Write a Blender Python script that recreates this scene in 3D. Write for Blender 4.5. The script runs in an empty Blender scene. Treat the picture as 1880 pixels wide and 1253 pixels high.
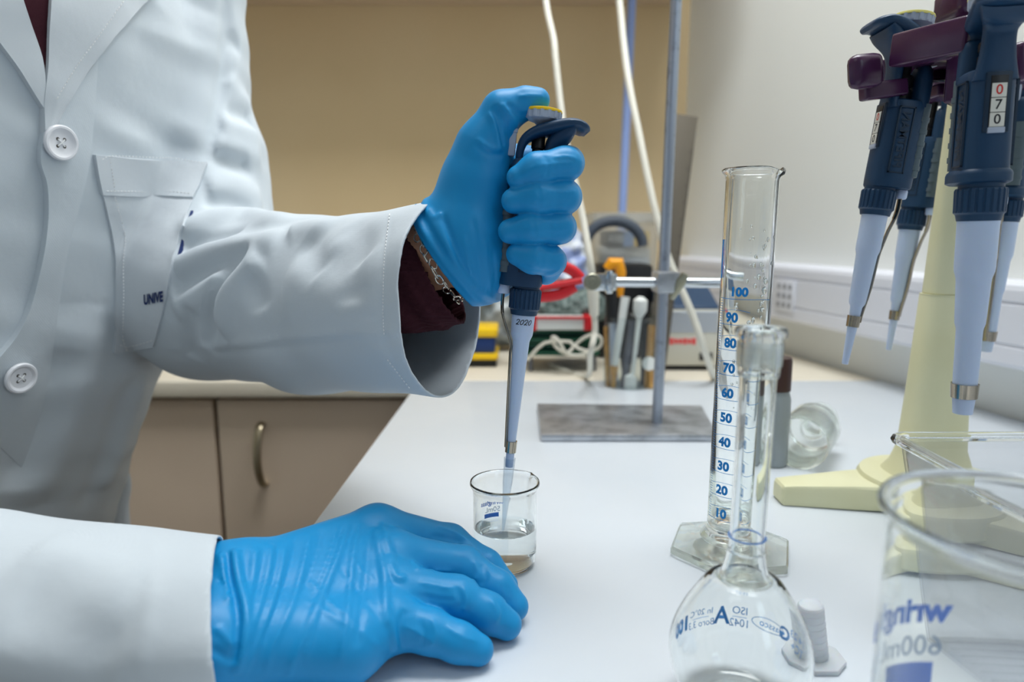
import bpy, bmesh, math, random
import numpy as np
from mathutils import Vector, Matrix

scene = bpy.context.scene
COL = scene.collection
PI = math.pi
random.seed(7)

# ---------------------------------------------------------------- camera
TILT = math.radians(9.0)
FPX = 1253.33
EYE = Vector((0.0, 0.0, 0.23))          # bench top is z = 0
cam_data = bpy.data.cameras.new('camera')
cam_data.sensor_width = 36.0
cam_data.lens = 24.0
cam_data.clip_start = 0.02
cam_data.clip_end = 30
cam_data.dof.use_dof = True
cam_data.dof.focus_distance = 0.445
cam_data.dof.aperture_fstop = 5.0
cam = bpy.data.objects.new('camera', cam_data)
COL.objects.link(cam)
cam.location = EYE
cam.rotation_euler = (math.radians(90) - TILT, 0, 0)
scene.camera = cam

# ---------------------------------------------------------------- light and exposure
vs = scene.view_settings
vs.view_transform = 'Standard'
vs.look = 'None'
vs.exposure = -0.12
vs.gamma = 1.0
vs.use_curve_mapping = False
scene.cycles.use_denoising = True
scene.cycles.max_bounces = 24
scene.cycles.transmission_bounces = 24
scene.cycles.transparent_max_bounces = 32
scene.cycles.diffuse_bounces = 4
scene.cycles.glossy_bounces = 8
scene.cycles.blur_glossy = 0.5
scene.cycles.sample_clamp_indirect = 20.0

world = bpy.data.worlds.new('world')
scene.world = world
world.use_nodes = True
wbg = world.node_tree.nodes['Background']
wbg.inputs['Color'].default_value = (0.80, 0.90, 1.0, 1)
wbg.inputs['Strength'].default_value = 0.27

def area(name, loc, target, sx, sy, power, color):
    d = bpy.data.lights.new(name, 'AREA')
    d.shape = 'RECTANGLE'; d.size = sx; d.size_y = sy
    d.energy = power; d.color = color
    o = bpy.data.objects.new(name, d); COL.objects.link(o)
    o.location = loc
    o.rotation_euler = (Vector(target) - Vector(loc)).to_track_quat('-Z', 'Y').to_euler()
    return o

# fluorescent ceiling panels of the room
area('ceiling_panel_light', (0.22, 0.72, 1.72), (0.22, 0.72, 0), 1.1, 0.6, 30.0, (0.94, 0.975, 1.0))
area('ceiling_panel_light', (-0.9, -0.5, 1.72), (-0.9, -0.5, 0), 1.2, 0.6, 3.5, (0.95, 0.98, 1.0))
# daylight from the window along the right side of the room, nearer than the picture shows
area('window_light', (0.95, -0.75, 1.0), (-0.3, 0.6, 0.15), 0.9, 0.9, 5.0, (0.74, 0.88, 1.0))

# ---------------------------------------------------------------- pixel rays (frame 1880 x 1253)
CT, ST = math.cos(TILT), math.sin(TILT)
def ray(px, py):
    u = (626.5 - py) / FPX
    return Vector(((px - 940.0) / FPX, CT + u * ST, -ST + u * CT))
def onz(px, py, z=0.0):
    d = ray(px, py); return EYE + d * ((z - EYE.z) / d.z)
def ony(px, py, y):
    d = ray(px, py); return EYE + d * (y / d.y)
def project(p):
    q = Vector(p) - EYE
    zc = q.y * CT - q.z * ST
    return (940 + FPX * q.x / zc, 626.5 - FPX * (q.y * ST + q.z * CT) / zc)

# ---------------------------------------------------------------- materials
def lin(c):
    c = c / 255.0
    return c / 12.92 if c <= 0.04045 else ((c + 0.055) / 1.055) ** 2.4
def rgb(r, g, b):
    return (lin(r), lin(g), lin(b), 1.0)

def mat(name, color, rough=0.5, metal=0.0, spec=0.5, trans=0.0, ior=1.45, coat=0.0, sss=0.0,
        noise=None, bump=None, alpha=1.0, sheen=0.0):
    """noise=(scale, other colour, low, high) mottles the colour; bump=(scale, strength, distance, detail)."""
    m = bpy.data.materials.new(name)
    m.use_nodes = True
    nt = m.node_tree
    b = nt.nodes['Principled BSDF']
    b.inputs['Base Color'].default_value = color
    b.inputs['Roughness'].default_value = rough
    b.inputs['Metallic'].default_value = metal
    b.inputs['IOR'].default_value = ior
    b.inputs['Specular IOR Level'].default_value = spec
    b.inputs['Transmission Weight'].default_value = trans
    b.inputs['Coat Weight'].default_value = coat
    b.inputs['Alpha'].default_value = alpha
    if sss:
        b.inputs['Subsurface Weight'].default_value = sss
        b.inputs['Subsurface Radius'].default_value = (1, 0.6, 0.4)
        b.inputs['Subsurface Scale'].default_value = 0.004
    if sheen:
        b.inputs['Sheen Weight'].default_value = sheen
    tc = nt.nodes.new('ShaderNodeTexCoord')
    if noise:
        n = nt.nodes.new('ShaderNodeTexNoise'); n.inputs['Scale'].default_value = noise[0]
        n.inputs['Detail'].default_value = 6
        r = nt.nodes.new('ShaderNodeValToRGB')
        r.color_ramp.elements[0].position = noise[2]; r.color_ramp.elements[1].position = noise[3]
        r.color_ramp.elements[0].color = color; r.color_ramp.elements[1].color = noise[1]
        nt.links.new(tc.outputs['Object'], n.inputs['Vector'])
        nt.links.new(n.outputs['Fac'], r.inputs['Fac'])
        nt.links.new(r.outputs['Color'], b.inputs['Base Color'])
    if bump:
        n = nt.nodes.new('ShaderNodeTexNoise'); n.inputs['Scale'].default_value = bump[0]
        n.inputs['Detail'].default_value = bump[3] if len(bump) > 3 else 3
        bp = nt.nodes.new('ShaderNodeBump'); bp.inputs['Strength'].default_value = bump[1]
        bp.inputs['Distance'].default_value = bump[2]
        nt.links.new(tc.outputs['Object'], n.inputs['Vector'])
        nt.links.new(n.outputs['Fac'], bp.inputs['Height'])
        nt.links.new(bp.outputs['Normal'], b.inputs['Normal'])
    return m

def glass_mat(name, color, ior=1.47, rough=0.0, clear=0.0):
    m = bpy.data.materials.new(name)
    m.use_nodes = True
    nt = m.node_tree
    nt.nodes.remove(nt.nodes['Principled BSDF'])
    g = nt.nodes.new('ShaderNodeBsdfGlass')
    g.inputs['Color'].default_value = color
    g.inputs['IOR'].default_value = ior
    g.inputs['Roughness'].default_value = rough
    last = g
    if clear:                                 # part of the light passes unbent, as through very thin clear walls
        t = nt.nodes.new('ShaderNodeBsdfTransparent'); t.inputs['Color'].default_value = color
        last = nt.nodes.new('ShaderNodeMixShader'); last.inputs[0].default_value = clear
        nt.links.new(g.outputs[0], last.inputs[1]); nt.links.new(t.outputs[0], last.inputs[2])
    nt.links.new(last.outputs[0], nt.nodes['Material Output'].inputs['Surface'])
    return m

def ink_mat(name, color):
    """thin printed ink: half of the light that falls on its back shows through"""
    m = mat(name, color, 0.5)
    nt = m.node_tree
    t = nt.nodes.new('ShaderNodeBsdfTranslucent'); t.inputs['Color'].default_value = color
    mx = nt.nodes.new('ShaderNodeMixShader'); mx.inputs[0].default_value = 0.5
    nt.links.new(nt.nodes['Principled BSDF'].outputs[0], mx.inputs[1]); nt.links.new(t.outputs[0], mx.inputs[2])
    nt.links.new(mx.outputs[0], nt.nodes['Material Output'].inputs['Surface'])
    return m

def sheet_mat(name, color, gloss=0.06, ior=1.45, edge=None, rough=0.02):
    """thin clear wall: lets light straight through, mirrors by Fresnel, tints towards the edges"""
    m = bpy.data.materials.new(name)
    m.use_nodes = True
    nt = m.node_tree
    nt.nodes.remove(nt.nodes['Principled BSDF'])
    t = nt.nodes.new('ShaderNodeBsdfTransparent')
    g = nt.nodes.new('ShaderNodeBsdfGlossy'); g.inputs['Roughness'].default_value = rough
    lf = nt.nodes.new('ShaderNodeLayerWeight'); lf.inputs['Blend'].default_value = 0.5
    pw = nt.nodes.new('ShaderNodeMath'); pw.operation = 'POWER'; pw.inputs[1].default_value = 4.0
    f = nt.nodes.new('ShaderNodeMath'); f.operation = 'MULTIPLY_ADD'; f.inputs[1].default_value = 0.55; f.inputs[2].default_value = 0.035
    nt.links.new(lf.outputs['Facing'], pw.inputs[0]); nt.links.new(pw.outputs[0], f.inputs[0])
    mx = nt.nodes.new('ShaderNodeMixShader')
    nt.links.new(f.outputs[0], mx.inputs[0])
    nt.links.new(t.outputs[0], mx.inputs[1]); nt.links.new(g.outputs[0], mx.inputs[2])
    nt.links.new(mx.outputs[0], nt.nodes['Material Output'].inputs['Surface'])
    lw = nt.nodes.new('ShaderNodeLayerWeight'); lw.inputs['Blend'].default_value = 0.25
    cr = nt.nodes.new('ShaderNodeValToRGB')
    cr.color_ramp.elements[0].color = color
    cr.color_ramp.elements[1].color = edge or color
    cr.color_ramp.elements[0].position = 0.25
    nt.links.new(lw.outputs['Facing'], cr.inputs['Fac'])
    nt.links.new(cr.outputs['Color'], t.inputs['Color'])
    return m

def weave_mat(name, color, rough, scale, strength, dist, wrinkle=None):
    """woven cotton: fine crossed threads with soft uneven cloth below them"""
    m = mat(name, color, rough, spec=0.25, sheen=0.15)
    nt = m.node_tree
    b = nt.nodes['Principled BSDF']
    tc = nt.nodes.new('ShaderNodeTexCoord')
    hs = []
    for ax in ('X', 'Z'):
        w = nt.nodes.new('ShaderNodeTexWave'); w.bands_direction = ax
        w.inputs['Scale'].default_value = scale; w.inputs['Distortion'].default_value = 0.6
        nt.links.new(tc.outputs['Object'], w.inputs['Vector']); hs.append(w)
    add = nt.nodes.new('ShaderNodeMath'); add.operation = 'ADD'
    nt.links.new(hs[0].outputs['Fac'], add.inputs[0]); nt.links.new(hs[1].outputs['Fac'], add.inputs[1])
    bp = nt.nodes.new('ShaderNodeBump'); bp.inputs['Strength'].default_value = strength
    bp.inputs['Distance'].default_value = dist
    nt.links.new(add.outputs[0], bp.inputs['Height'])
    n = nt.nodes.new('ShaderNodeTexNoise'); n.inputs['Scale'].default_value = 22
    n.inputs['Detail'].default_value = 4
    bp2 = nt.nodes.new('ShaderNodeBump'); bp2.inputs['Strength'].default_value = 0.35
    bp2.inputs['Distance'].default_value = 0.004
    nt.links.new(tc.outputs['Object'], n.inputs['Vector'])
    nt.links.new(n.outputs['Fac'], bp2.inputs['Height'])
    nt.links.new(bp.outputs['Normal'], bp2.inputs['Normal'])
    nt.links.new(bp2.outputs['Normal'], b.inputs['Normal'])
    return m

M = {}

# ---------------------------------------------------------------- mesh helpers
def tag(o, label=None, cat=None, group=None, kind=None):
    if label: o['label'] = label
    if cat: o['category'] = cat
    if group: o['group'] = group
    if kind: o['kind'] = kind
    return o

def empty(name, loc=(0, 0, 0), rot=None, scale=1.0):
    o = bpy.data.objects.new(name, None); COL.objects.link(o)
    o.empty_display_size = 0.02
    o.location = loc
    if rot is not None: o.rotation_euler = rot
    o.scale = (scale, scale, scale)
    return o

def wmat(o):
    m = Matrix.LocRotScale(o.location, o.rotation_euler, o.scale)
    if o.parent: m = wmat(o.parent) @ o.matrix_parent_inverse @ m
    return m

def link(name, me, material, parent=None, local=False, smooth=True, angle=35):
    """one mesh object; vertices are in world space unless local"""
    if isinstance(me, bmesh.types.BMesh):
        bm = me
        bmesh.ops.recalc_face_normals(bm, faces=bm.faces[:])
        me = bpy.data.meshes.new(name); bm.to_mesh(me); bm.free()
    if smooth:
        me.polygons.foreach_set('use_smooth', [True] * len(me.polygons))
        if angle: me.set_sharp_from_angle(angle=math.radians(angle))
    if material is not None: me.materials.append(material)
    o = bpy.data.objects.new(name, me); COL.objects.link(o)
    if parent:
        o.parent = parent
        if not local: o.matrix_parent_inverse = wmat(parent).inverted()
    return o

def B(): return bmesh.new()

def add_ring_loft(bm, rings, cap0=True, cap1=True, closed=True, wrap=False):
    vs_ = [[bm.verts.new(p) for p in r] for r in rings]
    n = len(rings[0])
    m = len(vs_)
    for i in range(m if wrap else m - 1):
        a, b = vs_[i], vs_[(i + 1) % m]
        for j in range(n if closed else n - 1):
            k = (j + 1) % n
            bm.faces.new((a[j], a[k], b[k], b[j]))
    if closed and not wrap:
        if cap0: bm.faces.new(vs_[0])
        if cap1: bm.faces.new(vs_[-1])
    return bm

def add_lathe(bm, prof, n=64, mtx=None, cap0=True, cap1=True, wrap=False):
    rings = []
    for r, z in prof:
        r = max(r, 1e-5)
        rings.append([Vector((r * math.cos(2 * PI * j / n), r * math.sin(2 * PI * j / n), z)) for j in range(n)])
    if mtx is not None: rings = [[mtx @ p for p in r] for r in rings]
    return add_ring_loft(bm, rings, cap0, cap1, wrap=wrap)

def frame_z(a, b, xdir=None):
    """matrix whose z axis runs a to b, origin a"""
    a, b = Vector(a), Vector(b)
    z = (b - a).normalized()
    x = Vector(xdir) if xdir is not None else (Vector((1, 0, 0)) if abs(z.x) < 0.9 else Vector((0, 1, 0)))
    x = (x - z * x.dot(z)).normalized()
    y = z.cross(x)
    m = Matrix((x, y, z)).transposed().to_4x4()
    m.translation = a
    return m

def add_tube(bm, pts, rad, n=12, squash=1.0, updir=None):
    pts = [Vector(p) for p in pts]
    if not isinstance(rad, (list, tuple)): rad = [rad] * len(pts)
    rings = []
    prev = None
    for i, p in enumerate(pts):
        t = (pts[min(i + 1, len(pts) - 1)] - pts[max(i - 1, 0)]).normalized()
        if prev is None:
            x = Vector(updir) if updir is not None else (Vector((1, 0, 0)) if abs(t.x) < 0.9 else Vector((0, 1, 0)))
        else: x = prev
        x = (x - t * x.dot(t)).normalized(); prev = x
        y = t.cross(x)
        rings.append([p + (x * math.cos(2 * PI * j / n) + y * math.sin(2 * PI * j / n) * squash) * rad[i] for j in range(n)])
    return add_ring_loft(bm, rings)

def smooth_path(pts, k=8):
    """Catmull-Rom through the points"""
    pts = [Vector(p) for p in pts]
    out = []
    for i in range(len(pts) - 1):
        p0 = pts[max(i - 1, 0)]; p1 = pts[i]; p2 = pts[i + 1]; p3 = pts[min(i + 2, len(pts) - 1)]
        for s in range(k):
            t = s / k
            out.append(0.5 * ((2 * p1) + (p2 - p0) * t + (2 * p0 - 5 * p1 + 4 * p2 - p3) * t * t + (3 * p1 - p0 - 3 * p2 + p3) * t ** 3))
    out.append(pts[-1])
    return out

def add_box(bm, c, s, mtx=None, bevel=0.0, seg=2):
    r = bmesh.ops.create_cube(bm, size=1.0)
    vs_ = r['verts']
    for v in vs_:
        v.co = Vector((v.co.x * s[0] + c[0], v.co.y * s[1] + c[1], v.co.z * s[2] + c[2]))
    if bevel > 0:
        es = list({e for v in vs_ for e in v.link_edges})
        rr = bmesh.ops.bevel(bm, geom=es, offset=bevel, segments=seg, affect='EDGES', profile=0.5)
        vs_ = list({v for v in rr['verts']} | {v for v in vs_ if v.is_valid})
    if mtx is not None:
        for v in vs_: v.co = mtx @ v.co
    return bm

def add_prism(bm, poly, h0, h1, mtx=None, bevel=0.0, seg=2):
    """polygon (x, y) extruded from z = h0 to h1"""
    t = bmesh.new()
    a = [t.verts.new((p[0], p[1], h0)) for p in poly]
    b = [t.verts.new((p[0], p[1], h1)) for p in poly]
    n = len(poly)
    t.faces.new(a[::-1]); t.faces.new(b)
    for i in range(n): t.faces.new((a[i], a[(i + 1) % n], b[(i + 1) % n], b[i]))
    if bevel > 0:
        bmesh.ops.bevel(t, geom=t.edges[:], offset=bevel, segments=seg, affect='EDGES', profile=0.5)
    if mtx is not None: bmesh.ops.transform(t, matrix=mtx, verts=t.verts[:])
    me = bpy.data.meshes.new('tmp'); t.to_mesh(me); t.free()
    bm.from_mesh(me); bpy.data.meshes.remove(me)
    return bm

def text_geo(s, size, bold=0.0, align='CENTER', res=3):
    """flat outline letters: (vertices, faces) in the xy plane"""
    c = bpy.data.curves.new('t', 'FONT'); c.body = s; c.size = size
    c.align_x = align; c.align_y = 'CENTER'; c.offset = bold; c.resolution_u = res
    o = bpy.data.objects.new('t', c); COL.objects.link(o)
    dg = bpy.context.evaluated_depsgraph_get()
    me = o.evaluated_get(dg).to_mesh()
    v = [tuple(x.co) for x in me.vertices]; f = [tuple(p.vertices) for p in me.polygons]
    o.evaluated_get(dg).to_mesh_clear()
    bpy.data.objects.remove(o); bpy.data.curves.remove(c)
    return v, f

def add_text(bm, s, size, fn, bold=0.0, align='CENTER'):
    """fn maps the flat letter point (x, y) to space"""
    v, f = text_geo(s, size, bold, align)
    vv = [bm.verts.new(fn(p[0], p[1])) for p in v]
    for q in f:
        try: bm.faces.new([vv[i] for i in q])
        except ValueError: pass
    return bm

def add_stroke(bm, pts, w, fn):
    """flat ribbon of width w along (x, y) points mapped by fn"""
    L = []; R = []
    for i, p in enumerate(pts):
        a = pts[max(i - 1, 0)]; b = pts[min(i + 1, len(pts) - 1)]
        dx, dy = b[0] - a[0], b[1] - a[1]
        l = math.hypot(dx, dy) or 1
        nx, ny = -dy / l * w / 2, dx / l * w / 2
        L.append(bm.verts.new(fn(p[0] + nx, p[1] + ny))); R.append(bm.verts.new(fn(p[0] - nx, p[1] - ny)))
    for i in range(len(pts) - 1): bm.faces.new((L[i], L[i + 1], R[i + 1], R[i]))
    return bm

def kids(o): return [c for c in COL.objects if c.parent == o]
def copy_tree(o, parent=None):
    c = o.copy(); COL.objects.link(c)
    if parent: c.parent = parent
    for ch in kids(o): copy_tree(ch, c)
    return c

# ---------------------------------------------------------------- soft bodies: distance fields turned into one continuous mesh
def V3(p): return np.array(tuple(p), dtype=np.float64)
def smin(a, b, k):
    h = np.clip(0.5 + 0.5 * (b - a) / k, 0, 1)
    return b * (1 - h) + a * h - k * h * (1 - h)
def d_cone(p, a, b, r0, r1, e=None):
    """tapered capsule from a to b; e=(unit dir, factor) squashes it along a direction"""
    a, b = V3(a), V3(b)
    ab = b - a
    q = p - a
    if e is not None:
        u = V3(e[0]); u = u / np.linalg.norm(u); f = e[1]
        q = q + np.outer(q @ u, u) * (1 / f - 1)
        ab = ab + (ab @ u) * u * (1 / f - 1)
    t = np.clip(q @ ab / (ab @ ab + 1e-12), 0, 1)
    d = np.linalg.norm(q - t[:, None] * ab, axis=1) - (r0 + (r1 - r0) * t)
    return d * (min(1.0, e[1]) if e is not None else 1.0)
def d_ell(p, c, r, R=None):
    q = p - V3(c)
    if R is not None: q = q @ R
    r = V3(r)
    k0 = np.linalg.norm(q / r, axis=1); k1 = np.linalg.norm(q / (r * r), axis=1)
    return k0 * (k0 - 1.0) / np.maximum(k1, 1e-9)
def d_poly(p, pts):
    """distance to a polyline and the place along it 0..1"""
    best = np.full(len(p), 1e9); at = np.zeros(len(p))
    n = len(pts) - 1
    for i in range(n):
        a, b = pts[i], pts[i + 1]
        ab = b - a
        q = p - a
        t = np.clip(q @ ab / (ab @ ab + 1e-12), 0, 1)
        d = np.linalg.norm(q - t[:, None] * ab, axis=1)
        m = d < best
        best[m] = d[m]; at[m] = (i + t[m]) / n
    return best, at
def folds(p, d, fl):
    """raise ridges (height > 0) or press creases (height < 0) along polylines lying on the surface"""
    for pts, w, h in fl:
        lo = pts.min(0) - 3 * w; hi = pts.max(0) + 3 * w
        m = np.nonzero(((p > lo) & (p < hi)).all(1))[0]
        if not len(m): continue
        q, t = d_poly(p[m], pts)
        d[m] -= h * np.exp(-(q / w) ** 2) * np.clip(np.minimum(t, 1 - t) * 6, 0, 1) ** 0.7
    return d
def march(fn, o, d, far=2.5):
    """first hit of the distance field along a ray"""
    o, d = V3(o), V3(d); d = d / np.linalg.norm(d)
    t = 0.05
    for _ in range(160):
        v = fn((o + d * t)[None])[0]
        if v < 2e-4: break
        t += v * 0.7
        if t > far: return None
    return o + d * t
def grad(fn, p, e=1e-3):
    p = np.atleast_2d(p)
    g = np.stack([fn(p + e * np.eye(3)[i]) - fn(p - e * np.eye(3)[i]) for i in range(3)], axis=1)
    return g / np.maximum(np.linalg.norm(g, axis=1, keepdims=True), 1e-9)
def surface(fn, lo, hi, h, coarse=4, chunk=400000):
    """surface nets over a two-level grid: vertices (n x 3) and quads (m x 4)"""
    lo, hi = V3(lo), V3(hi)
    nc = np.ceil((hi - lo) / (h * coarse)).astype(int) + 1
    H = h * coarse
    def ev(P):
        out = np.empty(len(P))
        for i in range(0, len(P), chunk): out[i:i + chunk] = fn(P[i:i + chunk])
        return out
    g = np.stack(np.meshgrid(*[lo[i] + (np.arange(nc[i]) + 0.5) * H - 0.5 * h for i in range(3)], indexing='ij'), -1)
    cv = ev(g.reshape(-1, 3)).reshape(nc)
    val = cv.repeat(coarse, 0).repeat(coarse, 1).repeat(coarse, 2)
    near = np.abs(val) < H * 1.7
    idx = np.argwhere(near)
    val[near] = ev(lo + idx * h)
    s = val < 0
    nx, ny, nz = val.shape
    cnt = np.zeros((nx - 1, ny - 1, nz - 1), np.int8)
    for a in (0, 1):
        for b in (0, 1):
            for c in (0, 1): cnt += s[a:nx - 1 + a, b:ny - 1 + b, c:nz - 1 + c]
    cells = np.argwhere((cnt > 0) & (cnt < 8))
    vid = np.full(cnt.shape, -1, np.int64)
    vid[tuple(cells.T)] = np.arange(len(cells))
    acc = np.zeros((len(cells), 3)); num = np.zeros(len(cells))
    for ax in range(3):
        o1, o2 = [i for i in range(3) if i != ax]
        for u in (0, 1):
            for w in (0, 1):
                p0 = cells.copy(); p0[:, o1] += u; p0[:, o2] += w
                p1 = p0.copy(); p1[:, ax] += 1
                v0 = val[tuple(p0.T)]; v1 = val[tuple(p1.T)]
                m = (v0 < 0) != (v1 < 0)
                t = np.where(m, v0 / np.where(m, v0 - v1, 1), 0)
                q = p0.astype(float); q[:, ax] += t
                acc[m] += q[m]; num[m] += 1
    verts = lo + acc / num[:, None] * h
    quads = []
    for ax in range(3):
        o1, o2 = [(1, 2), (2, 0), (0, 1)][ax]
        sl0 = [slice(None)] * 3; sl1 = [slice(None)] * 3
        sl0[ax] = slice(0, -1); sl1[ax] = slice(1, None)
        a, b = s[tuple(sl0)], s[tuple(sl1)]
        e = np.argwhere(a != b)
        e = e[(e[:, o1] > 0) & (e[:, o2] > 0) & (e[:, o1] < val.shape[o1] - 1) & (e[:, o2] < val.shape[o2] - 1)]
        flip = a[tuple(e.T)]
        def cell(d1, d2):
            q = e.copy(); q[:, o1] -= d1; q[:, o2] -= d2
            return vid[tuple(q.T)]
        q = np.stack([cell(1, 1), cell(0, 1), cell(0, 0), cell(1, 0)], 1)
        q[~flip] = q[~flip][:, ::-1]
        quads.append(q)
    quads = np.concatenate(quads)
    return verts, quads[(quads >= 0).all(1)]
def relax(v, q, it=2, lam=0.5):
    e = np.concatenate([q[:, [0, 1]], q[:, [1, 2]], q[:, [2, 3]], q[:, [3, 0]]])
    e = np.concatenate([e, e[:, ::-1]])
    n = np.bincount(e[:, 0], minlength=len(v)).astype(float)
    for _ in range(it):
        s = np.stack([np.bincount(e[:, 0], weights=v[e[:, 1], i], minlength=len(v)) for i in range(3)], 1)
        v = v + lam * (s / np.maximum(n, 1)[:, None] - v)
    return v
def net_mesh(name, v, q):
    used = np.unique(q)
    mp = np.full(len(v), -1, np.int64); mp[used] = np.arange(len(used))
    me = bpy.data.meshes.new(name)
    me.from_pydata(v[used].tolist(), [], mp[q].tolist())
    me.validate()
    return me
# ================================================================ the room
M['wall_tan'] = mat('wall_tan', rgb(220, 197, 156), 0.75, spec=0.2, bump=(60, 0.05, 0.002), noise=(3, rgb(224, 202, 162), 0.4, 0.7))
M['wall_white'] = mat('wall_white', rgb(236, 238, 234), 0.7, spec=0.2, bump=(80, 0.05, 0.002))
M['floor'] = mat('floor_vinyl', rgb(120, 118, 112), 0.4, noise=(30, rgb(140, 138, 130), 0.3, 0.7))
M['ceiling'] = mat('ceiling_paint', rgb(235, 235, 230), 0.9)
M['laminate'] = mat('white_laminate', rgb(220, 226, 232), 0.32, spec=0.4, noise=(9, rgb(216, 223, 230), 0.35, 0.65))
M['cream_top'] = mat('cream_laminate', rgb(232, 224, 206), 0.45, noise=(6, rgb(226, 216, 198), 0.35, 0.7))
M['cabinet'] = mat('taupe_cabinet', rgb(214, 194, 172), 0.5, noise=(5, rgb(208, 188, 166), 0.3, 0.7))
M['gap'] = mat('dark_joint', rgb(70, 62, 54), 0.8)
M['brass'] = mat('brushed_nickel', rgb(168, 156, 132), 0.32, metal=1.0)
M['trunking'] = mat('trunking_plastic', rgb(226, 228, 236), 0.4)
M['vent_hole'] = mat('vent_hole', rgb(150, 152, 158), 0.7)

CORNER = onz(1245, 591)
WR1 = onz(1880, 773)
WDIR = (Vector((WR1.x, WR1.y, 0)) - Vector((CORNER.x, CORNER.y, 0))).normalized()   # from the corner towards the camera
WN = Vector((WDIR.y, -WDIR.x, 0))                                                 # into the room
if WN.x > 0: WN = -WN
BACKY = CORNER.y
FZ = -0.90
CZ = 1.75

def onwall(px, py, off=0.0):
    d = ray(px, py); p0 = Vector((CORNER.x, CORNER.y, 0)) + WN * off
    t = (p0 - EYE).dot(WN) / d.dot(WN)
    return EYE + d * t

def structure(name, bm, m, parent=None, smooth=False):
    o = link(name, bm, m, parent, smooth=smooth)
    if parent is None: o['kind'] = 'structure'
    return o

bm = B(); add_box(bm, (-0.9, BACKY + 0.05, (FZ + CZ) / 2), (2.9, 0.1, CZ - FZ)); structure('wall_back', bm, M['wall_tan'])
bm = B()
a = Vector((CORNER.x, CORNER.y, 0)); b = a + WDIR * 3.2
mw = frame_z((0, 0, 0), (0, 0, 1), WDIR); mw.translation = a
sgn = 1 if (mw.to_3x3() @ Vector((0, 1, 0))).dot(WN) < 0 else -1
add_box(bm, (1.58, sgn * 0.05, (FZ + CZ) / 2), (3.3, 0.1, CZ - FZ), mw); structure('wall_right', bm, M['wall_white'])
bm = B(); add_box(bm, (-0.6, -0.1, FZ - 0.05), (3.8, 4.2, 0.1)); structure('floor', bm, M['floor'])
bm = B(); add_box(bm, (-0.6, -0.1, CZ + 0.05), (3.8, 4.2, 0.1)); structure('ceiling', bm, M['ceiling'])
bm = B(); add_box(bm, (-2.35, -0.2, (FZ + CZ) / 2), (0.1, 4.2, CZ - FZ)); structure('wall_left', bm, M['wall_white'])

# cable trunking along the right wall: a ribbed profile swept along the wall
zt = onwall(1660, 503, 0.052).z; zb = onwall(1660, 637, 0.052).z
bm = B()
prof = [(0, zt), (0.040, zt), (0.050, zt - 0.004), (0.052, zt - 0.010), (0.052, zt - 0.022), (0.0495, zt - 0.0235), (0.0495, zt - 0.026),
        (0.052, zt - 0.0275), (0.052, zb + 0.030), (0.0500, zb + 0.0285), (0.0500, zb + 0.026), (0.052, zb + 0.0245), (0.052, zb + 0.006), (0.046, zb), (0, zb)]
rings = []
for s in (0.045, 0.5, 1.0, 1.5, 2.4):
    rings.append([a + WDIR * s + WN * p[0] + Vector((0, 0, p[1])) for p in prof])
add_ring_loft(bm, rings); structure('trim_1', bm, M['trunking'])

# 3 x 3 speaker-like vent on the trunking
vc = onwall(1441, 543, 0.053)
ve = empty('vent_grille', vc); tag(ve, 'square grille of nine dark dots set in the wall trunking', 'vent')
mv = frame_z(vc, vc + WN, WDIR)
bm = B(); add_box(bm, (0, 0, 0.0005), (0.058, 0.058, 0.003), mv, 0.001); link('plate', bm, M['trunking'], ve)
bm = B()
for i in (-1, 0, 1):
    for j in (-1, 0, 1):
        add_box(bm, (i * 0.0165, j * 0.0165, 0.0022), (0.009, 0.009, 0.001), mv, 0.0003)
link('grille_hole', bm, M['vent_hole'], ve)

# ================================================================ benches
L1 = onz(590, 940); L2 = onz(750, 725)
BY = 1.055                                   # where the front bench meets the back bench
def edge_x(y): return L1.x + (L2.x - L1.x) * (y - L1.y) / (L2.y - L1.y)
def wall_x(y, off=0.0): return CORNER.x + WDIR.x / WDIR.y * (y - CORNER.y) - off
bench = empty('lab_bench', (0.2, 0.6, FZ))
tag(bench, 'white laminate lab bench carrying the glassware under both gloved hands', 'bench')
poly = [(edge_x(-0.25), -0.25), (wall_x(-0.25, 0.002), -0.25), (wall_x(BY, 0.002), BY - 0.001), (edge_x(BY), BY - 0.001)]
bm = B(); add_prism(bm, poly, -0.032, 0, None, 0.003, 2); link('bench_top', bm, M['laminate'], bench)
bm = B(); add_prism(bm, [(edge_x(-0.2) + 0.05, -0.2), (wall_x(-0.2, 0.05), -0.2), (wall_x(BY, 0.05), BY - 0.03), (edge_x(BY) + 0.05, BY - 0.03)], FZ, -0.0325)
link('carcass', bm, M['cabinet'], bench)

back = empty('worktop', (-0.6, 1.4, -0.03))
tag(back, 'cream worktop with a rounded front lip running along the tan wall', 'worktop')
bm = B()
poly = [(-2.28, BY), (wall_x(BY, 0.004), BY), (wall_x(BACKY, 0.004), BACKY - 0.003), (-2.28, BACKY - 0.003)]
add_prism(bm, poly, -0.030, 0.0, None, 0.006, 3); link('slab', bm, M['cream_top'], back)

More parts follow.
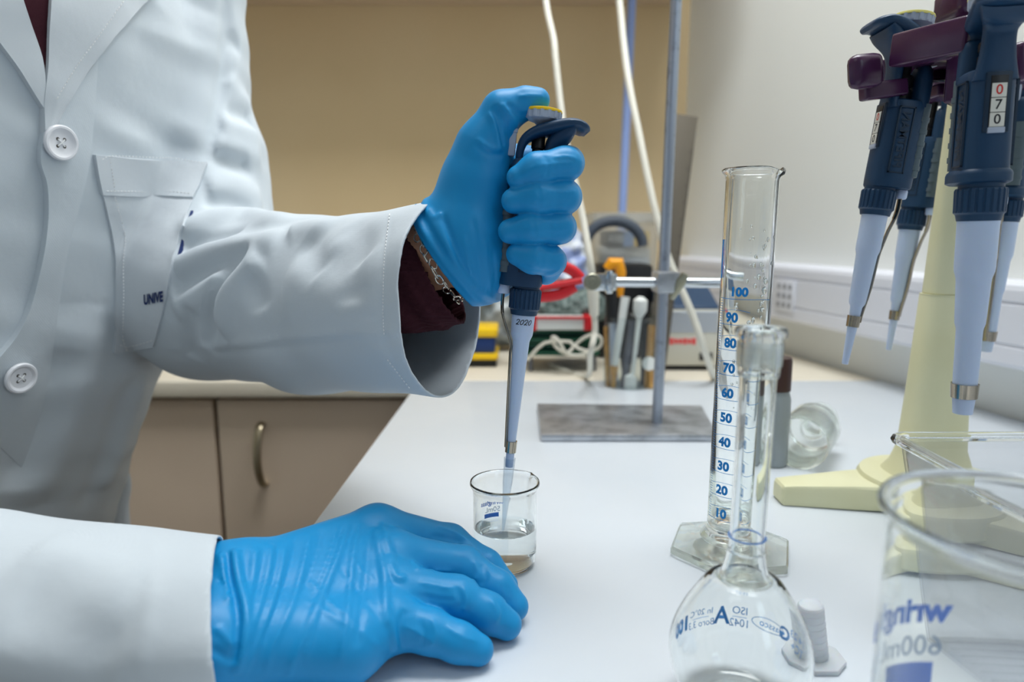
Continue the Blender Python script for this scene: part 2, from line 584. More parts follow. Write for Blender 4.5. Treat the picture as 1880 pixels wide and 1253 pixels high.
def cabinet(x0, x1, label, handle_x=None, hz=None):
    c = empty('base_cabinet', ((x0 + x1) / 2, 1.35, FZ))
    tag(c, label, 'cabinet', 'base cabinets under the back worktop')
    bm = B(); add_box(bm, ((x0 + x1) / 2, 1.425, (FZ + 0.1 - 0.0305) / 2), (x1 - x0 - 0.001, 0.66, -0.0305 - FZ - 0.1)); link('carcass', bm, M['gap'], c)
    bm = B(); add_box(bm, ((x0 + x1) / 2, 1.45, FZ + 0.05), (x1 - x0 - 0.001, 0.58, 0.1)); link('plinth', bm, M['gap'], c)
    bm = B(); add_box(bm, ((x0 + x1) / 2, 1.084, (FZ + 0.1 - 0.036) / 2), (x1 - x0 - 0.007, 0.018, -0.036 - FZ - 0.102), None, 0.002)
    d = link('door', bm, M['cabinet'], c)
    if handle_x is not None:
        bm = B()
        pts = [(handle_x, 1.076, hz + 0.052), (handle_x, 1.064, hz + 0.047), (handle_x, 1.052, hz + 0.025), (handle_x, 1.048, hz),
               (handle_x, 1.052, hz - 0.025), (handle_x, 1.064, hz - 0.047), (handle_x, 1.076, hz - 0.052)]
        add_tube(bm, smooth_path(pts, 5), 0.0065, 10, 0.6, (1, 0, 0)); tag(link('handle', bm, M['brass'], d), 'curved brushed metal handle')
    return c
sx = ony(401, 850, 1.075).x
hp = ony(475, 842, 1.055)
cabinet(sx - 0.5, sx, 'taupe base cabinet left of the door seam, behind the lab coat')
cabinet(sx, sx + 0.5, 'taupe base cabinet with the curved metal handle', hp.x, hp.z)
cabinet(sx - 1.0, sx - 0.5, 'taupe base cabinet wholly behind the person')

# wall cupboard above the back worktop (above the picture; it shades the tan wall)
wc = empty('wall_cupboard', (-0.5, BACKY - 0.18, 0.80)); tag(wc, 'taupe wall cupboard mounted high above the back worktop', 'cupboard')
bm = B(); add_box(bm, (-0.75, BACKY - 0.172, 1.08), (2.3, 0.34, 0.60), None, 0.002); link('carcass', bm, M['cabinet'], wc)
for k in range(4):
    bm = B(); add_box(bm, (-1.61 + 0.574 * k, BACKY - 0.352, 1.08), (0.568, 0.018, 0.594), None, 0.002); link('door', bm, M['cabinet'], wc)
# ================================================================ glassware
M['glass'] = glass_mat('clear_glass', (0.990, 0.997, 0.994, 1), 1.46)
M['glass_green'] = glass_mat('greenish_glass', (0.978, 0.990, 0.975, 1), 1.47, 0.0, 0.15)
M['frosted'] = glass_mat('ground_glass', (0.97, 0.985, 0.985, 1), 1.47, 0.22)
M['water'] = glass_mat('water', (0.975, 0.99, 0.995, 1), 1.333)
M['print_blue'] = ink_mat('blue_print', rgb(48, 158, 244))
M['print_navy'] = ink_mat('deep_blue_print', rgb(24, 108, 224))
M['print_grey'] = ink_mat('grey_blue_print', rgb(120, 150, 190))
M['clear_plastic'] = sheet_mat('clear_plastic', (0.965, 0.968, 0.975, 1), edge=(0.50, 0.51, 0.57, 1), ior=1.5, rough=0.05)

def on_cyl(cx, cy, r, th0):
    """map (x, y) to a vertical cylinder: x along the girth seen from outside, y up"""
    return lambda x, y: Vector((cx + r * math.cos(th0 + x / r), cy + r * math.sin(th0 + x / r), y))

def beaker(name, label, c, r, h, wall, lip, spout_dir, n=72):
    """glass beaker: double wall, rolled rim, pouring spout"""
    root = empty(name, (c[0], c[1], 0)); tag(root, label, 'beaker')
    bm = B()
    prof = [(0.0001, 0.0012), (r * 0.80, 0.0004), (r * 0.93, 0.0018), (r * 0.985, 0.0055), (r, 0.011), (r, h - 0.006), (r + lip * 0.35, h - 0.0030),
            (r + lip * 0.85, h - 0.0016), (r + lip, h), (r + lip * 0.8, h + 0.0012), (r + lip * 0.3, h + 0.0010), (r - wall * 0.6, h - 0.0012), (r - wall, h - 0.006),
            (r - wall, 0.013), (r * 0.985 - wall, 0.0085), (r * 0.90, 0.0046), (r * 0.7, 0.0034), (0.0001, 0.0036)]
    rings = []
    for rr, z in prof:
        ring = []
        for j in range(n):
            t = 2 * PI * j / n
            k = rr; zz = z
            if z > h - 0.009 and rr > r * 0.9:
                dd = (t - spout_dir + PI) % (2 * PI) - PI
                s = math.exp(-(dd / 0.16) ** 2) * min(1, (z - (h - 0.009)) / 0.007)
                k = rr * (1 + 0.16 * s); zz = z - 0.0012 * s
            ring.append(Vector((c[0] + k * math.cos(t), c[1] + k * math.sin(t), zz)))
        rings.append(ring)
    add_ring_loft(bm, rings)
    link('glass_wall', bm, M['glass'], root, angle=60)
    return root

# ---- small 50 ml beaker with water
BC = onz(927, 1036); BC.z = 0
R50 = 0.0220
b50 = beaker('beaker', 'small glass beaker half full of water with the pipette tip in it', BC, R50, 0.0600, 0.0013, 0.0022, math.radians(48))
wl = ony(927, 968, BC.y).z
bm = B()
add_lathe(bm, [(0.0001, 0.0034), (R50 * 0.88, 0.0042), (R50 - 0.0013 + 0.0001, 0.0125), (R50 - 0.0013 + 0.0001, wl + 0.0010), (R50 - 0.0024, wl + 0.0002), (R50 * 0.7, wl), (0.0001, wl)], 72, Matrix.Translation(BC))
w = link('water', bm, M['water'], angle=50); tag(w, 'clear water in the small beaker under the pipette tip', 'water')
th = math.radians(118)
bm = B()
f = on_cyl(BC.x, BC.y, R50 + 0.0001, th)
add_text(bm, 'wringlass', 0.0052, lambda x, y: f(x, 0.0395 + y), 0.00012); link('lettering', bm, M['print_navy'], b50, smooth=False)
bm = B(); add_text(bm, '50mL', 0.0056, lambda x, y: f(x - 0.001, 0.0340 + y)); link('lettering', bm, M['print_grey'], b50, smooth=False)
bm = B(); add_stroke(bm, [(i * 0.001 - 0.006, 0.0293) for i in range(13)], 0.0040, f); link('marking_patch', bm, M['print_navy'], b50, smooth=False)

# ---- 100 ml graduated cylinder
GC = onz(1340, 1014); GC.z = 0
top = ony(1383, 312, GC.y)
gcy = empty('graduated_cylinder', GC); tag(gcy, 'tall glass graduated cylinder with blue numbers from 10 to 100', 'measuring cylinder')
GH = top.z
RG = 0.0172
def gshear(v):                                # it stands a touch out of plumb
    return Vector((v.x + (top.x - GC.x) * v.z / GH, v.y, v.z))
bm = B()
n = 64
sp = math.radians(-58)
prof = [(0.0001, 0.0135), (RG * 0.7, 0.0130), (RG + 0.0032, 0.0102), (RG + 0.0046, 0.0122), (RG + 0.0028, 0.0150), (RG + 0.0006, 0.0185), (RG, 0.0225), (RG, GH - 0.006), (RG + 0.0008, GH - 0.003), (RG + 0.0026, GH - 0.0016), (RG + 0.0030, GH),
        (RG + 0.0016, GH + 0.001), (RG - 0.0010, GH - 0.0012), (RG - 0.0016, GH - 0.006), (RG - 0.0016, 0.026), (RG - 0.004, 0.0205), (RG * 0.5, 0.0180), (0.0001, 0.0178)]
rings = []
for rr, z in prof:
    ring = []
    for j in range(n):
        t = 2 * PI * j / n; k = rr; zz = z
        if z > GH - 0.014 and rr > RG * 0.8:
            dd = (t - sp + PI) % (2 * PI) - PI
            s = math.exp(-(dd / 0.22) ** 2) * min(1, (z - (GH - 0.014)) / 0.012)
            k = rr * (1 + 0.22 * s); zz = z - 0.003 * s
        ring.append(gshear(Vector((GC.x + k * math.cos(t), GC.y + k * math.sin(t), zz))))
    rings.append(ring)
add_ring_loft(bm, rings); link('tube', bm, M['glass'], gcy, angle=60)
# six sided foot
bm = B()
fr = 0.0455
def hexring(r, z, tw, round_=0.0):
    out = []
    for j in range(48):
        t = 2 * PI * j / 48
        a = ((t - tw) % (PI / 3)) - PI / 6
        hexr = r * math.cos(PI / 6) / math.cos(a)
        k = hexr * (1 - round_) + r * 0.93 * round_
        out.append(Vector((GC.x + k * math.cos(t), GC.y + k * math.sin(t), z)))
    return out
tw = math.radians(8)
add_ring_loft(bm, [hexring(fr * 0.3, 0.0006, tw, 1), hexring(fr * 0.96, 0.0006, tw), hexring(fr, 0.002, tw), hexring(fr, 0.0058, tw), hexring(fr * 0.965, 0.0072, tw), hexring(fr * 0.78, 0.0082, tw, 0.8), hexring(fr * 0.58, 0.0100, tw, 1), hexring(fr * 0.50, 0.0118, tw, 1), hexring(fr * 0.2, 0.0125, tw, 1)])
link('foot', bm, M['glass_green'], gcy, angle=30)
# printed scale
z10 = ony(1320, 958, GC.y - RG).z; z100 = ony(1360, 547, GC.y - RG).z
thc = math.atan2(-GC.y, -GC.x)                # towards the eye
fg = lambda x, y: gshear(on_cyl(GC.x, GC.y, RG + 0.00012, thc)(x, y))
bm = B(); bm2 = B()
for i in range(1, 101):
    z = z10 + (z100 - z10) * (i - 10) / 90.0
    if i < 10: continue
    if i % 10 == 0:
        add_stroke(bm, [(-0.0205 + 0.002 * k, z - 0.0014) for k in range(20)], 0.00035, fg)
        add_text(bm2, str(i), 0.0088 if i < 100 else 0.0080, lambda x, y: fg(x - 0.0085 + (0.004 if i == 100 else 0), z + 0.0032 + y), 0.00042)
    else:
        ln = 4 if i % 5 == 0 else 3
        add_stroke(bm, [(-0.0205 + 0.0011 * k, z - 0.0014) for k in range(ln + 1)], 0.00028, fg)
        if i % 5 == 0: add_stroke(bm, [(-0.0165 + 0.002 * k, z - 0.0014 + 0.0016 * math.sin(k / 10 * PI)) for k in range(11)], 0.00028, fg)
link('graduation', bm, M['print_blue'], gcy, smooth=False)
link('numbering', bm2, M['print_blue'], gcy, smooth=False)
bm = B()
add_stroke(bm, [(-0.0215, z100 + 0.012 + 0.002 * k) for k in range(14)], 0.003, fg)
link('marking_patch', bm, M['print_blue'], gcy, smooth=False)
# water drops clinging to the wall
bm = B()
rd = random.Random(3)
for i in range(70):
    z = rd.uniform(0.105, 0.235); x = rd.gauss(0.0085, 0.004)
    if z < 0.19: x = rd.uniform(-0.006, 0.015)
    s = rd.uniform(0.0005, 0.0013) * (1.3 if z > .17 and z < .21 else 0.8)
    p = fg(x, z)
    nrm = (Vector((p.x, p.y, 0)) - Vector((GC.x + (top.x - GC.x) * z / GH, GC.y, 0))).normalized()
    m4 = frame_z(p - nrm * 0.0001, p + nrm, (0, 0, 1)) @ Matrix.Diagonal((s * rd.uniform(1.0, 1.8), s, s * 0.6, 1))
    bmesh.ops.create_uvsphere(bm, u_segments=10, v_segments=6, radius=1.0, matrix=m4)
dr = link('water_drops', bm, M['water']); dr.parent = gcy; dr.matrix_parent_inverse = wmat(gcy).inverted(); dr['kind'] = 'stuff'

# ---- 100 ml volumetric flask, text printed on its far side
FY = 0.305
fb = ony(1352, 1292, FY); fb.z = 0
ft = ony(1398, 602, FY)
flask = empty('volumetric_flask', (fb.x, fb.y, 0)); tag(flask, 'pear-shaped glass flask with a long neck and blue print at the front edge', 'flask')
FH = ft.z
sF = FY / FPX                                   # metres per pixel at the flask
def fz(px, py): return ony(px, py, FY).z
zr = fz(1367, 985); zs = fz(1393, 695)
rn = 33.5 * sF; rs = 38.5 * sF; rt = 47.5 * sF
zsh = fz(1365, 1055)
RB = 0.0335; zB = 0.031
def fshear(v): return Vector((v.x + (ft.x - fb.x) * max(0.0, v.z - 0.03) / (FH - 0.03), v.y, v.z))
outer = [(0.0001, 0.0022), (0.014, 0.0012), (0.0185, 0.0006), (0.0225, 0.0016), (0.0275, 0.0072), (0.0318, 0.0175), (RB, zB - 0.004), (RB - 0.0008, zB + 0.006), (RB - 0.0048, zB + 0.0165), (0.0232, zB + 0.0262), (0.0168, zB + 0.0352), (0.0118, zsh - 0.001), (0.0096, zsh + 0.006), (rn + 0.0004, zsh + 0.013), (rn, zsh + 0.019),
         (rn, zs - 0.004), (rs - 0.0004, zs + 0.001), (rs, zs + 0.004), (rs + 0.0004, FH - 0.0055), (rt - 0.0004, FH - 0.0042), (rt, FH - 0.0020), (rt - 0.0004, FH - 0.0004), (rt - 0.0014, FH + 0.0004)]
wall = 0.0014
inner = [(max(0.0001, r - wall - (0.0006 if z > zs else 0)), z + (wall if z < 0.006 else 0)) for r, z in outer if z < FH - 0.006][::-1]
inner = [(rs - 0.0012, FH + 0.0002), (rs - 0.0019, FH - 0.002)] + inner
def dense(p):
    return [(v.x, v.y) for v in [Vector((q.x, q.z)) for q in smooth_path([(r, 0, z) for r, z in p], 3)]]
bm = B()
rings = []
for r, z in dense(outer) + dense(inner):
    rings.append([fshear(Vector((fb.x + max(r, 1e-4) * math.cos(2 * PI * j / 72), fb.y + max(r, 1e-4) * math.sin(2 * PI * j / 72), z))) for j in range(72)])
add_ring_loft(bm, rings); link('glass_wall', bm, M['glass'], flask, angle=70)
# ground joint band and rim
bm = B()
rings = []
for r, z in [(rs - 0.0017, zs + 0.006), (rs + 0.0006, zs + 0.006), (rs + 0.0009, FH - 0.0065), (rs - 0.0016, FH - 0.0065)]:
    rings.append([fshear(Vector((fb.x + r * math.cos(2 * PI * j / 48), fb.y + r * math.sin(2 * PI * j / 48), z))) for j in range(48)])
add_ring_loft(bm, rings, wrap=True); link('ground_joint', bm, M['frosted'], flask, angle=50)
# filling ring
bm = B()
ctr = fshear(Vector((fb.x, fb.y, zr)))
pts = [ctr + Vector(((rn + 0.0002) * math.cos(t), (rn + 0.0002) * math.sin(t), 0)) for t in [2 * PI * j / 64 for j in range(65)]]
add_tube(bm, pts, 0.0004, 6, 1.0, (0, 0, 1)); link('filling_mark', bm, M['print_blue'], flask)
def fprof(z):
    for (r0, z0), (r1, z1) in zip(outer[3:], outer[4:]):
        if z0 <= z <= z1: return r0 + (r1 - r0) * (z - z0) / (z1 - z0 + 1e-9)
    return RB
thf = math.atan2(fb.y, fb.x)                  # away from the eye
def ff(x, y):
    """print wraps the far side of the bulb, read from outside"""
    z = y; r = fprof(z) + 0.00015
    t = thf + (x + 0.0078) / 0.0315
    return fshear(Vector((fb.x + r * math.cos(t), fb.y + r * math.sin(t), z)))
zt = 0.0275
def fput(s, size, x, dz, bold=0.0, b=None):
    add_text(b, s, size, lambda u, v: ff(u + x, zt + dz + v * 1.15), bold)
bm = B()
fput('A', 0.0120, 0.0022, 0.0, 0.0003, bm); fput('100', 0.0095, 0.0290, 0, 0.0006, bm)
fput('In 20°C', 0.0046, 0.0140, 0.0034, 0.0, bm); fput('Boro 3.3', 0.0046, 0.0140, -0.0032, 0, bm)
fput('ISO', 0.0052, -0.0070, 0.0036, 0, bm); fput('1042', 0.0052, -0.0070, -0.0034, 0, bm)
add_stroke(bm, [(0.0090 + 0.001 * k, zt) for k in range(11)], 0.0003, ff)
add_stroke(bm, [(-0.0105 + 0.001 * k, zt) for k in range(8)], 0.0003, ff)
fput('lassco', 0.0048, -0.0225, 0, 0, bm); fput('G', 0.0085, -0.0158 - 0.0150, 0, 0.0003, bm)
add_stroke(bm, [(-0.0215 + 0.0085 * math.cos(t), zt + 0.0036 * math.sin(t)) for t in [2 * PI * k / 40 for k in range(41)]], 0.00035, ff)
fput('14/23', 0.0052, -0.0400, 0.003, 0, bm); fput('TC+', 0.0052, -0.0400, -0.0034, 0, bm)
link('lettering', bm, M['print_blue'], flask, smooth=False)

# ---- big 600 ml beaker in the near corner
BBC = Vector((0.1695, 0.2085, 0)); RBB = 0.0425
bb = beaker('beaker', 'large glass beaker filling the near right corner with blue volume print', BBC, RBB, 0.1385, 0.0018, 0.0032, math.radians(-20), 96)
thb = math.radians(119)
f6 = on_cyl(BBC.x, BBC.y, RBB + 0.00015, thb)
bm = B(); add_text(bm, 'wringlass', 0.0145, lambda x, y: f6(x, 0.0870 + y), 0.0006); link('lettering', bm, M['print_navy'], bb, smooth=False)
bm = B(); add_text(bm, '600mL', 0.0125, lambda x, y: f6(x - 0.008, 0.0715 + y), 0.0); link('lettering', bm, M['print_grey'], bb, smooth=False)
bm = B()
add_stroke(bm, [(-0.022 + 0.001 * k, 0.0580) for k in range(25)], 0.013, f6); link('marking_patch', bm, M['print_navy'], bb, smooth=False)

# ---- ribbed stopper standing on its eight sided flange
SC = onz(1496, 1212); SC.z = 0
M['polyprop'] = mat('milky_polypropylene', rgb(238, 242, 247), 0.35, sss=0.4, trans=0.35, ior=1.3)
sp_ = empty('flask_stopper', SC); tag(sp_, 'small milky plastic stopper standing upside down beside the flask', 'stopper')
bm = B()
octo = [(0.0155 * math.cos(PI / 8 + k * PI / 4), 0.0155 * math.sin(PI / 8 + k * PI / 4)) for k in range(8)]
add_prism(bm, octo, 0.0002, 0.0030, Matrix.Translation(SC), 0.0005); link('flange', bm, M['polyprop'], sp_)
bm = B()
pr = [(0.0001, 0.0030), (0.0070, 0.0030)]
hS = ony(1488, 1108, SC.y).z
for k in range(8):
    z0 = 0.003 + (hS - 0.004) * k / 8; z1 = 0.003 + (hS - 0.004) * (k + 1) / 8
    r = 0.0072 - 0.0006 * k / 8
    pr += [(r, z0 + 0.0002), (r, z1 - 0.0004), (r - 0.0003, z1 - 0.0002)]
pr += [(0.0064, hS - 0.0006), (0.0058, hS), (0.0050, hS - 0.0006), (0.0001, hS - 0.0008)]
tilt = frame_z(SC, ony(1488, 1108, SC.y))
add_lathe(bm, pr, 40, tilt); link('plug', bm, M['polyprop'], sp_, angle=40)

# ---- glass bottle lying on the bench, mouth towards us
VC = onz(1466, 862)
rv = 0.0265
va = Vector((VC.x, VC.y, rv)); vd = Vector((0.55, 0.83, 0)).normalized()
gb = empty('glass_bottle', (VC.x, VC.y, 0)); tag(gb, 'clear glass bottle lying on its side behind the tall cylinder', 'bottle')
bm = B()
o_ = [(0.0001, 0.075), (rv * 0.75, 0.077), (rv * 0.95, 0.073), (rv, 0.066), (rv, 0.002), (rv * 0.985, 0.0), (rv * 0.93, -0.0005), (rv * 0.90, 0.002), (rv * 0.90, 0.062), (rv * 0.55, 0.069), (rv * 0.5, 0.060), (rv * 0.44, 0.060), (rv * 0.40, 0.0685), (0.0001, 0.0690)]
add_lathe(bm, o_, 56, frame_z(va, va + vd)); link('glass_wall', bm, M['glass_green'], gb, angle=50)
bm = B()
mz = frame_z(va + vd * 0.085, va + vd)
add_lathe(bm, [(0.011, -0.008), (0.011, 0.012), (0.0175, 0.018), (0.0185, 0.022), (0.0165, 0.023), (0.0095, 0.014), (0.0095, -0.008)], 40, mz, wrap=True); link('neck', bm, M['glass_green'], gb, angle=50)

# ---- small bottle with a dark cap behind the flask
PC = ony(1436, 720, 0.66); PC = Vector((PC.x - 0.006, 0.66, 0))
sb = empty('sample_bottle', PC); tag(sb, 'small grey sample bottle with a dark red cap behind the flask neck', 'bottle')
M['bottle_grey'] = mat('grey_bottle', rgb(150, 158, 162), 0.3)
M['cap_dark'] = mat('dark_cap', rgb(60, 32, 26), 0.4)
hB = ony(1436, 656, 0.66).z
bm = B(); add_lathe(bm, [(0.0001, 0.0004), (0.0135, 0.0004), (0.0145, 0.002), (0.0145, hB * 0.62), (0.012, hB * 0.70), (0.0001, hB * 0.70)], 32, Matrix.Translation(PC)); link('body', bm, M['bottle_grey'], sb)
bm = B(); add_lathe(bm, [(0.0001, hB * 0.70), (0.0135, hB * 0.70), (0.0135, hB * 0.97), (0.0125, hB), (0.0001, hB)], 32, Matrix.Translation(PC)); link('cap', bm, M['cap_dark'], sb)

# ---- clear plastic box on the right
X0, Y1, HB = 0.2575, 0.398, 0.107
X1, Y0 = X0 + 0.20, 0.262
box = empty('storage_box', ((X0 + X1) / 2, (Y0 + Y1) / 2, 0)); tag(box, 'open clear plastic box with a rounded rim in front of the pipette stand', 'box')
def rrect(x0, x1, y0, y1, r, z, n=6):
    out = []
    for cx, cy, t0 in ((x1 - r, y1 - r, 0), (x0 + r, y1 - r, PI / 2), (x0 + r, y0 + r, PI), (x1 - r, y0 + r, 1.5 * PI)):
        for k in range(n + 1):
            t = t0 + PI / 2 * k / n
            out.append(Vector((cx + r * math.cos(t), cy + r * math.sin(t), z)))
    return out
bm = B()
e = 0.020
add_ring_loft(bm, [rrect(X0, X1, Y0, Y1, 0.006, 0.0006), rrect(X0 - e, X1 + e, Y0 - e * .5, Y1 + e * .5, 0.008, HB - 0.004)], cap1=False)
o = link('shell', bm, M['clear_plastic'], box); md = o.modifiers.new('solid', 'SOLIDIFY'); md.thickness = 0.0016
bm = B()
ring = rrect(X0 - e - .0015, X1 + e + .0015, Y0 - e * .5 - .0015, Y1 + e * .5 + .0015, 0.009, HB - 0.002)
rings = []
for i, p in enumerate(ring):
    t = (ring[(i + 1) % len(ring)] - ring[i - 1]).normalized(); x = t.cross(Vector((0, 0, 1)))
    rings.append([p + x * 0.0042 * math.cos(u) + Vector((0, 0, 1)) * 0.0030 * math.sin(u) for u in [2 * PI * k / 10 for k in range(10)]])
add_ring_loft(bm, rings, wrap=True); link('rim', bm, M['glass'], box)
bm = B()
for k in range(14): add_box(bm, ((X0 + X1) / 2, Y0 + 0.010 + 0.0090 * k, 0.0016), (X1 - X0 - 0.016, 0.0012, 0.0010))
link('floor_ridge', bm, M['clear_plastic'], box)
# ================================================================ pipettes
M['slate'] = mat('slate_blue_plastic', rgb(24, 60, 92), 0.42, spec=0.45, bump=(900, 0.06, 0.0004))
M['slate_dark'] = mat('dark_slate_plastic', rgb(18, 44, 66), 0.45)
M['black_plastic'] = mat('black_plastic', rgb(22, 22, 24), 0.4)
M['barrel'] = mat('pale_blue_polymer', rgb(198, 214, 240), 0.38, spec=0.4, sss=0.25)
M['grey_plastic'] = mat('pale_grey_plastic', rgb(176, 186, 204), 0.45)
M['yellow'] = mat('yellow_cap', rgb(250, 205, 20), 0.4)
M['pale_yellow'] = mat('faded_yellow_cap', rgb(232, 222, 130), 0.5)
M['steel'] = mat('polished_steel', rgb(176, 166, 150), 0.18, metal=1.0)
M['rib_grey'] = mat('rib_grey_plastic', rgb(88, 104, 112), 0.5)
M['white_plate'] = mat('white_digit_plate', rgb(226, 224, 214), 0.5)
M['digit_red'] = mat('red_digit', rgb(205, 40, 35), 0.5)
M['ink'] = mat('black_ink', rgb(24, 24, 30), 0.6)
M['tip'] = sheet_mat('clear_tip', (0.90, 0.925, 0.95, 1), edge=(0.62, 0.68, 0.76, 1))

def super_ring(cx, cy, a, b, z, n=40, p=2.6):
    out = []
    for j in range(n):
        t = 2 * PI * j / n; c, s = math.cos(t), math.sin(t)
        k = (abs(c) ** p + abs(s) ** p) ** (-1 / p)
        out.append(Vector((cx + a * k * c, cy + b * k * s, z)))
    return out

def ribbon(bm, path, n=20):
    """path of (x, z, half width, half thickness) in the local xz plane, width along y"""
    P = [Vector((p[0], 0, p[1])) for p in path]
    sp = smooth_path(P, 5)
    ws = smooth_path([Vector((p[2], p[3], 0)) for p in path], 5)
    rings = []
    for i, q in enumerate(sp):
        t = (sp[min(i + 1, len(sp) - 1)] - sp[max(i - 1, 0)]).normalized()
        nrm = Vector((-t.z, 0, t.x))
        w, h = ws[i].x, ws[i].y
        ring = []
        for j in range(n):
            u = 2 * PI * j / n; c, s = math.cos(u), math.sin(u)
            k = (abs(c) ** 3.2 + abs(s) ** 3.2) ** (-1 / 3.2)
            ring.append(q + Vector((0, w * k * c, 0)) + nrm * (h * k * s))
        rings.append(ring)
    return add_ring_loft(bm, rings)

LP = 658.0                                     # length from nozzle end to button top, in local units
def make_pipette(label, group, long_nozzle=False, cap='pale_yellow', digits='070', held=False, nut_r=29):
    r = empty('pipette'); tag(r, label, 'pipette', group)
    def part(name, bm, m, parent=None, angle=35, smooth=True):
        o = link(name, bm, m, None, smooth=smooth, angle=angle); o.parent = parent or r; return o
    bm = B()
    if held: pr = [(5, 0), (7.5, 1), (8, 26), (8.6, 60), (12.5, 158), (15.8, 243), (16.6, 247), (20.2, 256), (20.8, 262), (21.6, 300)]
    elif long_nozzle: pr = [(9.5, 0), (13.5, 1), (16.5, 40), (17.5, 130), (18, 134), (20, 141), (20.6, 150), (22.6, 205), (23.2, 210), (26, 220), (26.5, 226), (27.5, 330)]
    else: pr = [(4.5, 0), (6, 1), (9.5, 85), (11, 116), (14.5, 122), (15.5, 128), (19, 218), (21.5, 226), (22, 232), (23, 300)]
    add_lathe(bm, [(0.001, pr[0][1])] + pr + [(0.001, pr[-1][1])], 40); part('barrel', bm, M['barrel'])
    # knurled nut
    bm = B()
    def nutring(rad, z, dep):
        out = []
        for j in range(132):
            t = 2 * PI * j / 132
            k = rad - dep * (1 if (j % 6) in (0, 1) else 0)
            out.append(Vector((k * math.cos(t), k * math.sin(t), z)))
        return out
    nr = nut_r
    add_ring_loft(bm, [nutring(20, 294, 0), nutring(nr - 5, 294, 0), nutring(nr - 3, 303, 0), nutring(nr, 306, 0.2), nutring(nr, 309, 2.0), nutring(nr + 0.5, 338, 2.2), nutring(nr - 1, 341, 0.3), nutring(nr - 4, 342, 0), nutring(nr - 4, 352, 0), nutring(10, 352, 0)])
    part('locking_nut', bm, M['slate'], angle=25)
    # handle body
    fl = 4.5 if long_nozzle else 0.0
    def Z(z): return z if (not long_nozzle or z < 540) else 540 + (z - 540) * 0.5
    bm = B()
    cx = -12
    rings = []
    for z, a, b, dx in [(346, 30, 28, 0), (347, 38, 34, 0), (350, 40 + fl, 34 + fl, 0), (361, 40.5 + fl, 34 + fl, 0), (365, 40.5 + fl * .7, 34 + fl * .7, 0), (368, 40.5, 34, 0), (400, 40.5, 33.5, 0), (480, 39.5, 32.5, 0), (498, 39, 32, 0), (504, 37, 30.5, 0), (507, 32, 26, 0)]:
        rings.append(super_ring(cx + dx, 0, a, b, z))
    add_ring_loft(bm, rings)
    add_ring_loft(bm, [super_ring(x, 0, a, b, z) for z, x, a, b in [(Z(z_), *o_) for z_, *o_ in [(495, -36, 15.5, 29), (545, -35, 15, 28), (562, -34, 13.5, 26), (570, -33, 9.5, 21), (572, -33, 5, 14)]]])
    ribbon(bm, [(x_, Z(z_), *o_) for x_, z_, *o_ in [(15, 490, 29, 11), (16, 520, 23, 10), (17, 560, 21, 10.5), (21, 585, 23, 13), (28, 604, 30, 17), (42, 619, 39, 16), (54, 629, 43, 9)]])
    ribbon(bm, [(x_, Z(z_), *o_) for x_, z_, *o_ in [(-34, 562, 17, 6), (-34, 585, 21, 7), (-27, 605, 27, 9), (-8, 619, 33, 11), (18, 628, 40, 12), (44, 635, 47, 11), (62, 636, 46, 9.5), (76, 631, 38, 8), (82, 626, 24, 4)]])
    part('handle', bm, M['slate'], angle=40)
    # embossed side panels and badge
    for s in (-1, 1):
        bm = B()
        for a, b, c, d in [(-20, -17.5, 372, 492), (7, 9.5, 372, 492), (-20, 9.5, 372, 374.5), (-20, 9.5, 489.5, 492)]:
            add_box(bm, ((a + b) / 2, s * 33.0, (c + d) / 2), (b - a, 3.4, d - c))
        part('side_panel', bm, M['slate_dark'])
        bm = B()
        add_text(bm, 'PIPETMAN', 22, lambda x, y: Vector((-5 + s * (-y), s * 34.4, 432 + x)), 0.3)
        part('lettering', bm, M['slate_dark'], smooth=False)
    # ribbed back
    bm = B()
    add_ring_loft(bm, [super_ring(-43, 0, 13, 29, z, 24) for z in (370, 374, 496, 502)])
    for k in range(5): add_ring_loft(bm, [super_ring(-43, 0, 14.5, 30.5, z, 24) for z in (382 + 22 * k, 384 + 22 * k, 388 + 22 * k, 390 + 22 * k)])
    part('ribbed_back', bm, M['rib_grey'])
    # volume display in the front of the handle
    bm = B()
    add_box(bm, (26, 0, 458), (6, 33, 82), None, 1.5)
    fr = part('display_frame', bm, M['slate_dark'])
    bm = B(); add_box(bm, (28.2, 0, 460), (3, 22, 68), None, 0.5); part('display_recess', bm, M['black_plastic'], fr)
    for k, ch in enumerate(digits):
        z = 474 - 20 * k
        bm = B(); add_box(bm, (29.2, 0, z), (2.6, 19, 19), None, 0.4); part('digit_plate', bm, M['white_plate'], fr)
        bm = B(); add_text(bm, ch, 19, lambda x, y: Vector((30.7, x, z + y)), 0.2); part('digit', bm, M['digit_red'] if k == 0 else M['ink'], fr, smooth=False)
    bm = B(); add_box(bm, (28.5, 0, 420), (6, 22, 8), None, 1.0); part('display_sill', bm, M['grey_plastic'], fr)
    # thimble, piston rod and push button
    bm = B(); add_lathe(bm, [(r_, Z(z_)) for r_, z_ in [(0.001, 505), (15.5, 505), (16.5, 510), (16.5, 526), (14.5, 528), (14.5, 532), (16.5, 534), (16.5, 548), (15, 552), (10, 553), (10, 590), (12, 592), (12, 612), (10, 615), (0.001, 615)]], 32, Matrix.Translation((-3, 0, 0))); part('thimble', bm, M['black_plastic'])
    bm = B(); add_lathe(bm, [(r_, Z(z_)) for r_, z_ in [(0.001, 610), (4, 610), (4, 640), (0.001, 640)]], 16); part('piston_rod', bm, M['steel'])
    bm = B()
    def br(rad, z, dep):
        out = []
        for j in range(96):
            t = 2 * PI * j / 96
            k = rad - (dep if (j % 6) in (0, 1, 2) else 0)
            out.append(Vector((k * math.cos(t), k * math.sin(t), z)))
        return out
